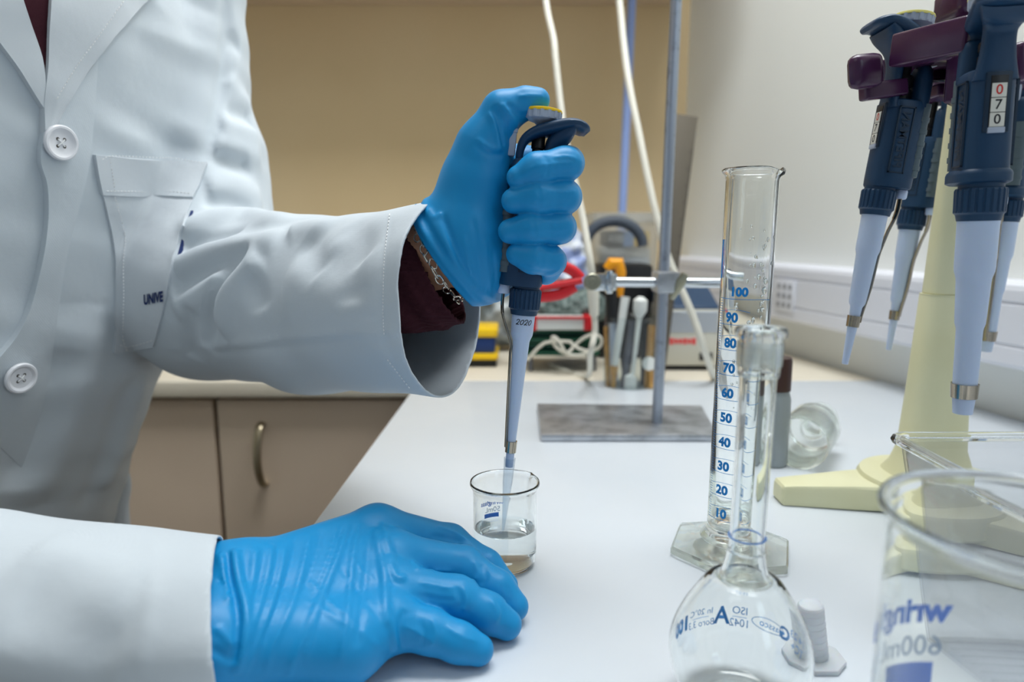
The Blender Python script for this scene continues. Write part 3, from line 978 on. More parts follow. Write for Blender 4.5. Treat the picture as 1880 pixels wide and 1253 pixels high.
    add_ring_loft(bm, [br(9, Z(640) - 8, 0), br(14, Z(640) + -4, 0), br(27, Z(640) + 0, 0), br(33, Z(640) + 2, 0.4), br(34.2, Z(640) + 4, 1.6), br(34.6, Z(640) + 15, 1.8), br(34, Z(640) + 16, 0.3), br(20, Z(640) + 16, 0)])
    pb = part('push_button', bm, M['grey_plastic'], angle=25)
    bm = B(); add_lathe(bm, [(r_, Z(640) + z_) for r_, z_ in [(0.001, 14), (34.4, 14), (34.8, 16), (33.6, 19), (25, 21), (0.001, 21)]], 48); part('cap', bm, M[cap], pb)
    # tip ejector: thumb key, collar, bent steel arm with its clip ring
    bm = B(); add_box(bm, (-50, 0, Z(596)), (15, 16, 44), None, 3); add_box(bm, (-52, 0, Z(596) + 22), (22, 20, 8), None, 2.5); part('ejector_key', bm, M['grey_plastic'])
    bm = B(); add_lathe(bm, [(0.001, 330), (10, 330), (11.5, 333), (11.5, 344), (9, 350), (0.001, 350)], 24, Matrix.Translation((-41, 0, 0))); part('collar', bm, M['barrel'])
    bm = B()
    def rb(z):
        for (r0, z0), (r1, z1) in zip(pr, pr[1:]):
            if z0 <= z <= z1: return r0 + (r1 - r0) * (z - z0) / (z1 - z0 + 1e-9)
        return pr[-1][0]
    zc = 40 if not long_nozzle else 36
    if not held and not long_nozzle: zc = 86
    zmid = {True: 205}.get(long_nozzle, 215)
    pts = [(-41, 334), (-41, 310), (-38, 290), (-(rb(270) + 9), 268), (-(rb(zmid + 20) + 3.2), zmid + 22), (-(rb(zmid) + 3.2), zmid), (-(rb(zmid - 60) + 3.0), zmid - 60), (-(rb(zc + 20) + 2.6), zc + 20), (-(rb(zc) + 2.2), zc)]
    path = smooth_path([Vector((p[0], 0, p[1])) for p in pts], 5)
    wd = [7.5 if i < 10 else 6.0 for i in range(len(path))]
    add_tube(bm, path, wd, 14, 0.42, (0, 1, 0))
    arm = part('ejector_arm', bm, M['steel'])
    bm = B()
    c0, c1 = rb(zc - 10), rb(zc + 10)
    add_lathe(bm, [(c0 + 0.8, zc - 10), (c0 + 2.6, zc - 10), (c1 + 2.6, zc + 12), (c1 + 0.8, zc + 12)], 40, wrap=True); part('clip_ring', bm, M['steel'], arm)
    if held:
        bm = B()
        add_lathe(bm, [(2.0, -128), (2.3, -128), (6.0, -74), (8.6, -40), (9.6, -30), (10.8, 12), (11.2, 13), (11.2, 18), (9.9, 18), (8.4, -30), (7.4, -40), (4.8, -74), (1.4, -128)], 32, cap0=False, cap1=False, wrap=True)
        part('tip', bm, M['tip'])
        bm = B()
        hand = {'2': [(0, 7), (1.5, 9.5), (4.5, 10), (6, 7.5), (3.5, 3), (0.5, 0), (3, 0.8), (7, 0.2)], '0': [(4, 9.5), (1, 7), (0.5, 3), (2.5, 0.2), (5.5, 2), (6.5, 6), (5.5, 9), (3.5, 9.6)]}
        for k, ch in enumerate('2020'):
            raw = smooth_path([Vector((x, y, 0)) for x, y in hand[ch]], 4)
            def put(x, y, k=k):
                t = -PI / 2 + (x - 13) / 21.5
                return Vector((21.9 * math.cos(t), 21.9 * math.sin(t), 277 + y))
            add_stroke(bm, [(p.x * 0.9 + 7.6 * k - 2 + p.y * 0.2, p.y * 0.95) for p in raw], 1.3, put)
        part('lettering', bm, M['ink'], smooth=False)
    return r

def place_pipette(r, nozzle, button, xdir):
    m = frame_z(nozzle, button, xdir)
    s = (Vector(button) - Vector(nozzle)).length / LP
    r.location = Vector(nozzle); r.rotation_euler = m.to_euler(); r.scale = (s, s, s)
    return m @ Matrix.Diagonal((s, s, s, 1))

PY = BC.y - 0.003
held = make_pipette('slate blue pipette with a yellow button, gripped in the gloved hand over the beaker', None, cap='yellow', held=True)
PM = place_pipette(held, ony(934.5, 858, PY), ony(997, 203, PY + 0.002), (1, 0.06, 0))
def ploc(x, y, z): return PM @ Vector((x, y, z))

# ---- the pipettes hanging on the stand
GRP = 'pipettes hanging on the stand'
pA = make_pipette('leftmost pipette on the stand, seen from its side, button above the purple rack', GRP, nut_r=31)
place_pipette(pA, ony(1551, 669, 0.50), ony(1679, 30, 0.50), (-1.0, 0.02, 0))
pC = make_pipette('nearest hanging pipette, showing red and black digits in its volume window', GRP, long_nozzle=True, nut_r=33)
place_pipette(pC, ony(1767, 760, 0.405), ony(1836, -80, 0.405), (-0.18, -1, 0))
pB = copy_tree(pA); pB['label'] = 'pipette half hidden behind the one with a visible button, beside the cream post'
place_pipette(pB, ony(1631, 643, 0.62), ony(1722, 132, 0.62), (-0.45, 0.75, 0))
pD = copy_tree(pC); pD['label'] = 'pipette cut by the right picture edge, hanging behind the nearest one'
place_pipette(pD, ony(1808, 646, 0.60), ony(1890, 92, 0.60), (0.75, 0.65, 0))

# ---- pipette stand: star foot, tapered post, purple rack
M['cream_plastic'] = mat('cream_yellow_plastic', rgb(230, 228, 190), 0.42, spec=0.4, noise=(18, rgb(225, 222, 180), 0.4, 0.75))
M['purple'] = mat('purple_plastic', rgb(66, 32, 66), 0.25, spec=0.55)
SX, SY = 0.357, 0.560
st = empty('pipette_stand', (SX, SY, 0)); tag(st, 'cream pipette stand with a star foot and a purple rack on top', 'stand')
bm = B()
rings = []
for z, rx, ry in [(0.026, 0.037, 0.030), (0.036, 0.030, 0.024), (0.050, 0.0255, 0.020), (0.10, 0.0225, 0.0178), (0.1795, 0.0188, 0.0150), (0.1800, 0.0186, 0.0148), (0.1806, 0.0190, 0.0152)]:
    rings.append(super_ring(SX, SY, rx, ry, z, 40, 2.8))
add_ring_loft(bm, rings); link('post_lower', bm, M['cream_plastic'], st)
bm = B()
add_ring_loft(bm, [super_ring(SX + 0.002, SY, a, b, z, 40, 2.8) for z, a, b in [(0.1808, 0.0184, 0.0146), (0.1814, 0.0188, 0.0150), (0.30, 0.0145, 0.0118), (0.415, 0.011, 0.0095)]]); link('post_upper', bm, M['cream_plastic'], st)
bm = B()
add_lathe(bm, [(0.0001, 0.004), (0.052, 0.004), (0.0555, 0.007), (0.0555, 0.021), (0.053, 0.0255), (0.045, 0.0275), (0.0001, 0.028)], 56, Matrix.Translation((SX, SY, 0))); link('hub', bm, M['cream_plastic'], st)
for ang, ln in ((178, 0.127), (-52, 0.125), (62, 0.12)):
    t = math.radians(ang)
    m = frame_z((SX, SY, 0), (SX, SY, 1), (math.cos(t), math.sin(t), 0))
    bm = B()
    rings = []
    for x, w, h0, h in [(0.035, 0.026, 0.002, 0.023), (0.07, 0.0205, 0.001, 0.0215), (ln - 0.012, 0.0130, 0.0006, 0.0185), (ln - 0.002, 0.0118, 0.0006, 0.0175), (ln, 0.0095, 0.002, 0.0155)]:
        ring = []
        for y, z in [(-w, h0), (w, h0), (w, h - 0.003), (w * 0.93, h - 0.0008), (w * 0.8, h), (-w * 0.8, h), (-w * 0.93, h - 0.0008), (-w, h - 0.003)]:
            ring.append(m @ Vector((x, y, z)))
        rings.append(ring)
    add_ring_loft(bm, rings); link('foot', bm, M['cream_plastic'], st, angle=28)

def slab(name, a, b, w, h, bev=0.002, taper=1.0):
    """a block running from a to b, w wide, h tall"""
    a, b = Vector(a), Vector(b)
    x = (b - a).normalized(); up = Vector((0, 0, 1)); y = up.cross(x).normalized(); z = x.cross(y)
    m = Matrix((x, y, z)).transposed().to_4x4(); m.translation = a
    L = (b - a).length
    bm = B(); add_prism(bm, [(0, -w / 2), (L, -w / 2 * taper), (L, w / 2 * taper), (0, w / 2)], -h / 2, h / 2, m, bev, 3)
    return link(name, bm, M['purple'], st)
slab('rack_arm', ony(1643, 94, 0.470), ony(1785, 62, 0.418), 0.010, 0.0205)
slab('rack_arm', ony(1700, 106, 0.475), ony(1790, 120, 0.555), 0.030, 0.007)
slab('rack_hook', ony(1559, 134, 0.475), ony(1618, 128, 0.480), 0.012, 0.0225, 0.006)
slab('rack_hook', ony(1583, 170, 0.488), ony(1660, 160, 0.495), 0.010, 0.0115)
slab('rack_arm', ony(1615, 132, 0.520), ony(1760, 128, 0.545), 0.012, 0.016)
slab('rack_hook', ony(1700, 172, 0.535), ony(1765, 168, 0.535), 0.030, 0.0090)
slab('rack_arm', ony(1752, 130, 0.470), ony(1775, 150, 0.54), 0.010, 0.040)
slab('rack_arm', ony(1736, 6, 0.520), ony(1800, 6, 0.520), 0.035, 0.022, 0.005)
slab('rack_arm', ony(1850, 116, 0.500), ony(1935, 118, 0.53), 0.020, 0.026, 0.004)
bm = B(); add_lathe(bm, [(0.0001, 0.37), (0.016, 0.37), (0.019, 0.374), (0.019, 0.424), (0.016, 0.428), (0.0001, 0.428)], 40, Matrix.Translation((SX + 0.002, SY, 0))); link('rack_hub', bm, M['purple'], st)
hubp = Vector((SX, SY, 0.405))
for pp, q in ((pD, (4, 0, 556)), (pB, (2, 0, 596))):
    e = wmat(pp) @ Vector(q)
    slab('rack_arm', hubp, e + (e - hubp).normalized() * 0.004, 0.016, 0.011)
# ================================================================ the person in the lab coat
M['coat'] = weave_mat('white_cotton', rgb(206, 214, 220), 0.85, 620, 0.12, 0.0004)
M['coat_trim'] = weave_mat('white_cotton_trim', rgb(210, 216, 221), 0.85, 700, 0.15, 0.0004)
M['skin'] = mat('skin', rgb(206, 152, 122), 0.5, sss=0.15, bump=(300, 0.2, 0.0006))
M['sweater'] = mat('maroon_knit', rgb(62, 30, 38), 0.9, spec=0.15, bump=(900, 0.4, 0.0008))
M['glove'] = mat('blue_nitrile', rgb(20, 144, 206), 0.42, spec=0.4, sss=0.05, bump=(420, 0.05, 0.0006))
M['button'] = mat('white_button', rgb(236, 236, 240), 0.25)
M['navy'] = mat('navy_thread', rgb(20, 44, 96), 0.8)
M['thread'] = mat('white_thread', rgb(240, 240, 240), 0.8)
M['silver'] = mat('silver', rgb(205, 200, 192), 0.22, metal=1.0)
M['trousers'] = mat('dark_trousers', rgb(44, 46, 54), 0.85)
M['shoe'] = mat('black_shoe', rgb(24, 24, 26), 0.45)
M['hair'] = mat('dark_hair', rgb(46, 34, 28), 0.6)

CN = V3((0.92, -0.38, 0)); CN /= np.linalg.norm(CN)          # the chest looks along this
CL = V3((0.38, 0.92, 0)); CL /= np.linalg.norm(CL)           # towards the wearer's left
TZ = [-0.52, -0.30, -0.10, 0.05, 0.20, 0.30, 0.40, 0.46, 0.51]
TA = [0.150, 0.140, 0.122, 0.116, 0.118, 0.118, 0.112, 0.092, 0.060]
TB = [0.240, 0.222, 0.198, 0.198, 0.210, 0.212, 0.205, 0.175, 0.095]
def torso(p, grow=0.0):
    z = p[:, 2]
    a = np.interp(z, TZ, TA) + grow; b = np.interp(z, TZ, TB) + grow
    cx = -0.500 + np.where(z < 0.1, 0.40, 0.22) * (np.clip(z, -0.22, 0.5) - 0.1); cy = 0.590
    dx = p[:, 0] - cx; dy = p[:, 1] - cy
    u = (dx * CN[0] + dy * CN[1]) / a; v = (dx * CL[0] + dy * CL[1]) / b
    r = (np.abs(u) ** 2.25 + np.abs(v) ** 2.25) ** (1 / 2.25)
    d = (r - 1) * np.minimum(a, b) * 0.9
    return np.maximum(d, z - 0.52 - grow)

# left arm (holds the pipette) and right arm (hand on the bench)
LS, LU, LV, LE = ony(322, -130, 0.735), ony(348, 110, 0.735), ony(376, 310, 0.715), ony(380, 540, 0.665)
LF, LC = ony(580, 563, 0.565), ony(850, 552, 0.440)
RS, RE = Vector((-0.510, 0.405, 0.365)), Vector((-0.475, 0.325, 0.060))
RC = Vector((-0.112, 0.321, 0.0350))
Lcut = (V3(ony(822, 560, 0.455)), V3(Vector((0.93, -0.36, 0.03)).normalized()))
Rcut = (V3(Vector((-0.1450, 0.322, 0.035))), V3(Vector((1.0, 0.34, 0.04)).normalized()))
LG, RGN = [], []                      # folds on the coat, filled below
def coat_base(p):
    d = torso(p)
    arm = d_cone(p, LS, LU, 0.066, 0.053)
    arm = smin(arm, d_cone(p, LU, LV, 0.053, 0.056), 0.02)
    arm = smin(arm, d_cone(p, LV, LE, 0.056, 0.077), 0.03)
    fore = d_cone(p, LE, LF, 0.079, 0.069, ((0.4, 1, 0), 0.85))
    fore = smin(fore, d_cone(p, LF, LC, 0.069, 0.0640, ((0.4, 1, 0), 0.85)), 0.02)
    arm = smin(arm, fore, 0.025)
    d = smin(d, arm, 0.014)
    r = smin(d_cone(p, RS, RE, 0.068, 0.062), d_cone(p, RE, RC, 0.066, 0.0470, ((0, 0, 1), 0.72)), 0.03)
    d = smin(d, r, 0.02)
    return d
def pxfold(fn, pts, w, h):
    out = []
    for q in smooth_path([Vector((x, y, 0)) for x, y in pts], 4):
        hit = march(fn, EYE, ray(q.x, q.y))
        if hit is not None: out.append(hit)
    return (np.array(out), w, h) if len(out) > 1 else None
FD = []
for pts, w, h in [
    # inner elbow: ridges and the creases between them
    ([(335, 428), (395, 402), (460, 396), (520, 410)], 0.012, 0.010),
    ([(330, 456), (380, 440), (440, 428)], 0.007, -0.011),
    ([(322, 490), (390, 462), (460, 450), (515, 436)], 0.011, 0.009),
    ([(318, 535), (360, 508), (420, 478), (470, 458)], 0.007, -0.009),
    ([(322, 575), (370, 540), (410, 505)], 0.012, 0.007),
    ([(462, 468), (424, 500), (398, 540), (384, 590), (380, 640)], 0.007, -0.013),
    ([(480, 470), (446, 505), (418, 550), (404, 610)], 0.013, 0.009),
    ([(352, 560), (348, 610), (352, 660)], 0.008, -0.006),
    ([(455, 505), (470, 540), (478, 570)], 0.010, -0.005),
    # forearm
    ([(560, 440), (575, 470), (590, 500)], 0.012, -0.005), ([(530, 430), (560, 418), (600, 420)], 0.012, 0.005),
    ([(600, 470), (640, 500), (650, 560)], 0.016, -0.005), ([(520, 520), (600, 530), (700, 500)], 0.022, 0.004),
    ([(640, 412), (660, 440), (665, 480)], 0.012, -0.004),
    ([(310, 645), (380, 638), (470, 630), (600, 616), (750, 613)], 0.003, 0.0022), ([(310, 655), (380, 648), (470, 640), (600, 626), (750, 622)], 0.003, -0.0016),
    # upper arm
    ([(395, 285), (430, 300), (455, 302)], 0.009, -0.008), ([(390, 262), (440, 272), (478, 290)], 0.012, 0.007),
    ([(378, 345), (430, 345), (480, 372)], 0.013, 0.008), ([(372, 372), (420, 372), (470, 390)], 0.007, -0.007),
    ([(415, 205), (445, 215), (462, 222)], 0.010, -0.006), ([(415, 140), (440, 175), (458, 190)], 0.012, 0.005),
    ([(418, 70), (440, 82)], 0.008, -0.006), ([(405, 235), (440, 240), (470, 250)], 0.012, 0.006),
    ([(414, -20), (416, 60), (408, 140), (396, 220), (382, 300)], 0.006, -0.008),
    # torso drape
    ([(60, 930), (110, 800), (150, 680), (175, 560)], 0.020, 0.006), ([(20, 900), (80, 760), (120, 640)], 0.018, -0.006),
    ([(250, 250), (270, 120), (280, 0)], 0.025, -0.004), ([(345, 270), (365, 150), (375, 20)], 0.020, 0.005),
    ([(190, 900), (230, 800), (262, 690)], 0.016, 0.004), ([(150, 940), (200, 820), (235, 700)], 0.014, -0.004),
    # right sleeve
    ([(60, 1010), (150, 1030), (260, 1060)], 0.015, 0.003), ([(20, 1120), (120, 1150), (220, 1200)], 0.014, -0.003),
    ([(284, 975), (280, 1060), (268, 1150), (250, 1253)], 0.0025, 0.0012),
    # hem seam of the left cuff
    ([(716, 396), (706, 470), (703, 560), (706, 616), (740, 690), (760, 716)], 0.0022, -0.0014),
]:
    f = pxfold(coat_base, pts, w, h)
    if f: FD.append(f)
def coat(p):
    d = folds(p, coat_base(p), FD)
    d = d + 0.0012 * np.sin(p[:, 0] * 61 + 3 * np.sin(p[:, 2] * 40)) * np.sin(p[:, 2] * 47 + p[:, 1] * 50 + 1.3)
    d = np.maximum(d, (p - Lcut[0]) @ Lcut[1] * np.where(p[:, 1] < 0.7, 1, 1))
    cutR = (p - Rcut[0]) @ Rcut[1]
    near = (p[:, 1] < 0.40) & (p[:, 2] < 0.102)
    d = np.where(near, np.maximum(d, cutR), d)
    d = np.maximum(d, -0.45 - p[:, 2])
    return np.maximum(d, p[:, 2] - 0.505)

def shell(name, fn, lo, hi, h, cuts, material, parent, thick, it=2):
    """surface of fn left open where a cut plane or level trims it, with a cloth thickness"""
    v, q = surface(fn, lo, hi, h)
    c = v[q].mean(1)
    drop = np.zeros(len(q), bool)
    for cf in cuts: drop |= np.abs(cf(c)) < h * 0.62
    keep = q[~drop]
    v = relax(v, keep, it)
    # pull the open edge onto a clean line
    e = np.sort(np.concatenate([keep[:, [0, 1]], keep[:, [1, 2]], keep[:, [2, 3]], keep[:, [3, 0]]]), 1)
    u, n = np.unique(e, axis=0, return_counts=True)
    b = u[n == 1]
    if len(b):
        for _ in range(6):
            s = np.zeros_like(v); k = np.zeros(len(v))
            for i, j in ((0, 1), (1, 0)):
                np.add.at(s, b[:, i], v[b[:, j]]); np.add.at(k, b[:, i], 1)
            m = k > 0
            v[m] = 0.5 * v[m] + 0.5 * s[m] / k[m][:, None]
    o = link(name, net_mesh(name, v, keep), material, parent, angle=None)
    if thick:
        md = o.modifiers.new('cloth', 'SOLIDIFY'); md.thickness = thick; md.offset = -1
    return o

person = empty('person', (-0.53, 0.59, FZ))
tag(person, 'person in a white lab coat and blue gloves leaning over the bench with a pipette', 'person')
lab = shell('lab_coat', coat, (-0.76, 0.22, -0.47), (0.02, 0.93, 0.53), 0.0028,
            [lambda c: (c - Lcut[0]) @ Lcut[1], lambda c: np.where((c[:, 1] < 0.40) & (c[:, 2] < 0.102), (c - Rcut[0]) @ Rcut[1], 9), lambda c: c[:, 2] + 0.45, lambda c: c[:, 2] - 0.505],
            M['coat'], person, 0.0013, 2)

# ---- pieces sewn onto the coat, laid on its surface
def hitp(px, py):
    o, d = V3(EYE), V3(ray(px, py)); d = d / np.linalg.norm(d)
    t, best, bt = 0.2, 9, 0.2
    for _ in range(120):
        v = coat(( o + d * t)[None])[0]
        if v < best: best, bt = v, t
        if v < 2e-4: break
        t += max(v * 0.6, 3e-4)
        if t > 1.4: break
    p = o + d * bt
    if best > 5e-4:
        g = grad(coat, p)[0]; p = p - g * best
    return p
def resample(poly, n):
    P = [Vector((x, y, 0)) for x, y in poly]
    S = smooth_path(P, 6)
    L = [0]
    for a, b in zip(S, S[1:]): L.append(L[-1] + (b - a).length)
    out = []
    for k in range(n):
        s = L[-1] * k / (n - 1)
        i = max(j for j in range(len(L)) if L[j] <= s + 1e-9); i = min(i, len(S) - 2)
        out.append(S[i].lerp(S[i + 1], (s - L[i]) / max(L[i + 1] - L[i], 1e-9)))
    return out
def sewn(name, ea, eb, na, nb, off, material, parent, wav=0.0):
    """cloth piece between two pixel outlines ea and eb; off(s, t) is its stand-off from the coat"""
    A, Bq = resample(ea, na), resample(eb, na)
    P = np.zeros((na, nb, 3))
    for i in range(na):
        for j in range(nb):
            q = A[i].lerp(Bq[i], j / (nb - 1))
            P[i, j] = hitp(q.x, q.y)
    N = grad(coat, P.reshape(-1, 3), 4e-3).reshape(na, nb, 3)
    for _ in range(2):
        Q = P.copy(); Q[1:-1, 1:-1] = (P[:-2, 1:-1] + P[2:, 1:-1] + P[1:-1, :-2] + P[1:-1, 2:]) / 4; P = Q
    bm = B()
    top, low = [], []
    for i in range(na):
        for j in range(nb):
            o = off(i / (na - 1), j / (nb - 1)) + wav * math.sin(i * 1.7 + j * 0.8) * math.sin(j * 1.1)
            top.append(bm.verts.new(P[i, j] + N[i, j] * o)); low.append(bm.verts.new(P[i, j] - N[i, j] * 0.0012))
    ix = lambda i, j: i * nb + j
    for i in range(na - 1):
        for j in range(nb - 1):
            bm.faces.new((top[ix(i, j)], top[ix(i + 1, j)], top[ix(i + 1, j + 1)], top[ix(i, j + 1)]))
            bm.faces.new((low[ix(i, j)], low[ix(i, j + 1)], low[ix(i + 1, j + 1)], low[ix(i + 1, j)]))
    for i in range(na - 1):
        for j in (0, nb - 1): bm.faces.new((top[ix(i, j)], top[ix(i + 1, j)], low[ix(i + 1, j)], low[ix(i, j)]))
    for j in range(nb - 1):
        for i in (0, na - 1): bm.faces.new((top[ix(i, j)], top[ix(i, j + 1)], low[ix(i, j + 1)], low[ix(i, j)]))
    return link(name, bm, material, parent, angle=50)
def stitches(name, lines, parent, off=0.0024, step=7, material=None):
    bm = B()
    for ln in lines:
        L = sum(math.dist(a, b) for a, b in zip(ln, ln[1:]))
        n = max(4, int(L / step)) * 2
        R = resample(ln, n)
        for k in range(0, n - 1, 2):
            a, b = hitp(R[k].x, R[k].y), hitp(R[k + 1].x, R[k + 1].y)
            na_, nb_ = grad(coat, a, 4e-3)[0], grad(coat, b, 4e-3)[0]
            add_tube(bm, [a + na_ * (off - 0.0003), (a + b) / 2 + na_ * off, b + nb_ * (off - 0.0003)], 0.00035, 5)
    return link(name, bm, material or M['thread'], parent)

pocket = sewn('pocket', [(171, 285), (185, 350), (205, 440), (214, 530), (212, 590), (207, 649)], [(380, 303), (362, 350), (342, 402), (322, 470), (304, 560), (283, 636)], 30, 22, lambda s, t: 0.0020, M['coat_trim'], lab, 0.0003)
sewn('pocket_hem', [(170, 284), (176, 320), (184, 357)], [(381, 302), (370, 335), (355, 366)], 6, 22, lambda s, t: 0.0034, M['coat_trim'], pocket, 0.0002)
stitches('stitching', [[(182, 292), (205, 285), (290, 289), (374, 303)], [(190, 350), (270, 352), (350, 360)], [(196, 290), (205, 350)], [(205, 360), (226, 440), (234, 530), (230, 640)], [(215, 632), (250, 632), (284, 622)]], pocket, 0.0036, 6)
lapel = sewn('lapel', [(86, -24), (80, 60), (78, 120), (72, 190), (73, 246)], [(285, -24), (235, 28), (192, 78), (142, 145), (84, 248)], 22, 14, lambda s, t: 0.0075 - 0.002 * abs(t - .5), M['coat_trim'], lab)
stitches('stitching', [[(215, 0), (170, 62), (128, 118), (92, 178)]], lapel, 0.0086, 6)
sewn('lapel', [(-60, -24), (-20, 60), (30, 130), (73, 200)], [(26, -24), (50, 48), (70, 115), (77, 188)], 14, 8, lambda s, t: 0.0062, M['coat_trim'], lab)
sewn('placket', [(74, 238), (66, 292), (78, 338), (80, 400), (71, 470), (48, 560), (22, 615), (-30, 680), (-70, 750)], [(180, 105), (166, 285), (144, 385), (122, 470), (104, 590), (88, 700), (62, 800), (40, 860)], 38, 10, lambda s, t: (0.0055 * (1 - t) ** 0.7 + 0.0006) * min(1.0, (1 - s) * 5 + 0.05), M['coat'], lab)
tag(sewn('sweater_front', [(16, -24), (50, 50), (74, 140)], [(100, -24), (88, 50), (78, 140)], 12, 6, lambda s, t: 0.0035, M['sweater'], person), 'dark maroon sweater showing at the neckline')
def shirt_button(px, py, rad):
    p = hitp(px, py); nrm = grad(coat, p, 6e-3)[0]
    p = p + nrm * 0.0058
    m = frame_z(p, p + nrm, (0, 0, 1))
    bm = B()
    add_lathe(bm, [(0.0001, 0.0), (rad * 0.92, 0.0), (rad, 0.0010), (rad, 0.0026), (rad * 0.93, 0.0036), (rad * 0.82, 0.0036), (rad * 0.66, 0.0020), (rad * 0.2, 0.0017), (0.0001, 0.0017)], 40, m)
    b = link('button', bm, M['button'], lab)
    bm = B()
    for sx_ in (-1, 1):
        for sy_ in (-1, 1): add_lathe(bm, [(0.0001, 0.0016), (rad * 0.10, 0.0016), (rad * 0.10, 0.00185), (0.0001, 0.00185)], 10, m @ Matrix.Translation((sx_ * rad * 0.2, sy_ * rad * 0.2, 0)))
    link('button_hole', bm, M['gap'], b)
    bm = B(); add_tube(bm, [m @ Vector((-rad * .2, -rad * .2, .002)), m @ Vector((0, 0, .0026)), m @ Vector((rad * .2, rad * .2, .002))], 0.0006, 6); add_tube(bm, [m @ Vector((-rad * .2, rad * .2, .002)), m @ Vector((0, 0, .0026)), m @ Vector((rad * .2, -rad * .2, .002))], 0.0006, 6)
    link('thread', bm, M['thread'], b)
shirt_button(100, 261, 0.0132)
shirt_button(27, 690, 0.0125)
stitches('buttonhole', [[(112, 263), (132, 266)], [(112, 267), (132, 270)]], lab, 0.0052, 3)
# embroidery on the pocket
bm = B()
def emb(x, y):
    px, py = 269 + x * 0.50, 552 - y - 0.10 * x
    p = hitp(px, py); return Vector(p + grad(coat, p, 4e-3)[0] * 0.0030)
add_text(bm, 'UNIVE', 25, emb, 1.1, 'LEFT'); link('embroidered_lettering', bm, M['navy'], pocket, smooth=False)
bm = B()
add_tube(bm, [Vector(hitp(x, y) + CL * 0.0030 + CN * 0.0015) for x, y in [(346, 390), (339, 410), (332, 430), (326, 455), (321, 475)]], 0.0021, 6); link('embroidery', bm, M['navy'], pocket)
stitches('stitching', [[(716, 394), (707, 470), (704, 560), (706, 614)], [(712, 660), (735, 690), (752, 712)]], lab, 0.0006, 6)
# side flap of the coat below the hip pocket
bm = B()
add_tube(bm, smooth_path([ony(219, 858, 0.785), ony(226, 890, 0.79), ony(222, 930, 0.79), ony(226, 985, 0.79)], 4), [0.009] * 13, 10, 0.4, (1, 0.3, 0)); link('side_flap', bm, M['coat_trim'], lab)

# ---------------------------------------------------------------- left glove, closed round the pipette
gy = PY
def lp(px, py, dy): return V3(ony(px, py, gy + dy))
LW = lp(806, 468, 0.012)
Lgcut = (lp(815, 474, 0.012), V3(Vector((0.82, -0.12, 0.55)).normalized()))
fingers = [  # MCP, PIP, DIP, tip with radii
    [(950, 300, 0.033, .0115), (1041, 300, 0.016, .0108), (1037, 302, -0.0125, .0104), (985, 312, -0.0195, .0101), (952, 326, -0.0200, .0074)],
    [(945, 360, 0.035, .0118), (1036, 362, 0.016, .0110), (1031, 362, -0.0130, .0106), (985, 364, -0.0200, .0105), (944, 369, -0.0200, .0080)],
    [(945, 415, 0.034, .0112), (1028, 418, 0.016, .0104), (1023, 418, -0.0130, .0100), (975, 420, -0.0200, .0100), (937, 425, -0.0200, .0078)],
    [(945, 470, 0.031, .0102), (1012, 480, 0.016, .0096), (1008, 478, -0.0115, .0094), (978, 474, -0.0190, .0094), (950, 467, -0.0190, .0072)],
]
def lglove_base(p):
    d = d_cone(p, lp(770, 505, 0.018), LW, .026, .026, ((0, 1, 0), .85))
    d = smin(d, d_cone(p, LW, lp(868, 486, 0.012), .0255, .0255, ((0, 1, 0), .8)), .012)
    d = smin(d, d_cone(p, lp(842, 440, 0.006), lp(886, 268, 0.004), .0285, .0152, ((0, 1, 0), .85)), .014)
    d = smin(d, d_cone(p, lp(868, 490, 0.010), lp(915, 500, 0.022), .0225, .0165), .012)
    d = smin(d, d_cone(p, lp(866, 430, 0.010), lp(918, 380, 0.022), .024, .018), .014)
    d = smin(d, d_cone(p, lp(880, 330, 0.010), lp(920, 315, 0.026), .020, .014), .014)
    # thumb
    d = smin(d, d_cone(p, lp(886, 268, 0.004), lp(922, 206, 0.003), .0152, .0128), .008)
    th_ = d_cone(p, lp(924, 206, 0.003), lp(965, 189, 0.003), .0122, .0096)
    th_ = smin(th_, d_cone(p, lp(965, 189, 0.003), lp(987, 184, 0.003), .0096, .0078), .004)
    d = smin(d, th_, .006)
    d = smin(d, d_cone(p, lp(896, 282, 0.010), lp(922, 338, 0.020), .0115, .0115), .008)
    # keep the palm clear of the handle
    fs = None
    for f in fingers:
        g = None
        for a, b in zip(f, f[1:]):
            c = d_cone(p, lp(*a[:3]), lp(*b[:3]), a[3], b[3])
            g = c if g is None else smin(g, c, .004)
        fs = g if fs is None else smin(fs, g, .0004)
        d = smin(d, d_cone(p, lp(870, f[0][1] * 0.6 + 170, 0.018), lp(*f[0][:3]), .014, f[0][3]), .008)
    fs = smin(fs, d_cone(p, lp(1002, 500, 0.004), lp(990, 492, 0.02), .0085, .010), .006)
    d = smin(d, fs, .006)
    # hollow where the handle presses in
    q = (p - V3(PM.translation)) @ np.array(PM.to_3x3()) / (PM.to_scale().x ** 2)
    hd = (((np.abs(q[:, 0] + 12) / 40) ** 2.6 + (np.abs(q[:, 1]) / 33) ** 2.6) ** (1 / 2.6) - 1) * 0.0115
    hd = np.maximum(hd, (344 - q[:, 2]) * 0.00036)
    hd = np.maximum(hd, (q[:, 2] - 600) * 0.00036)
    return np.maximum(d, -hd - 0.0006)
GLF = []
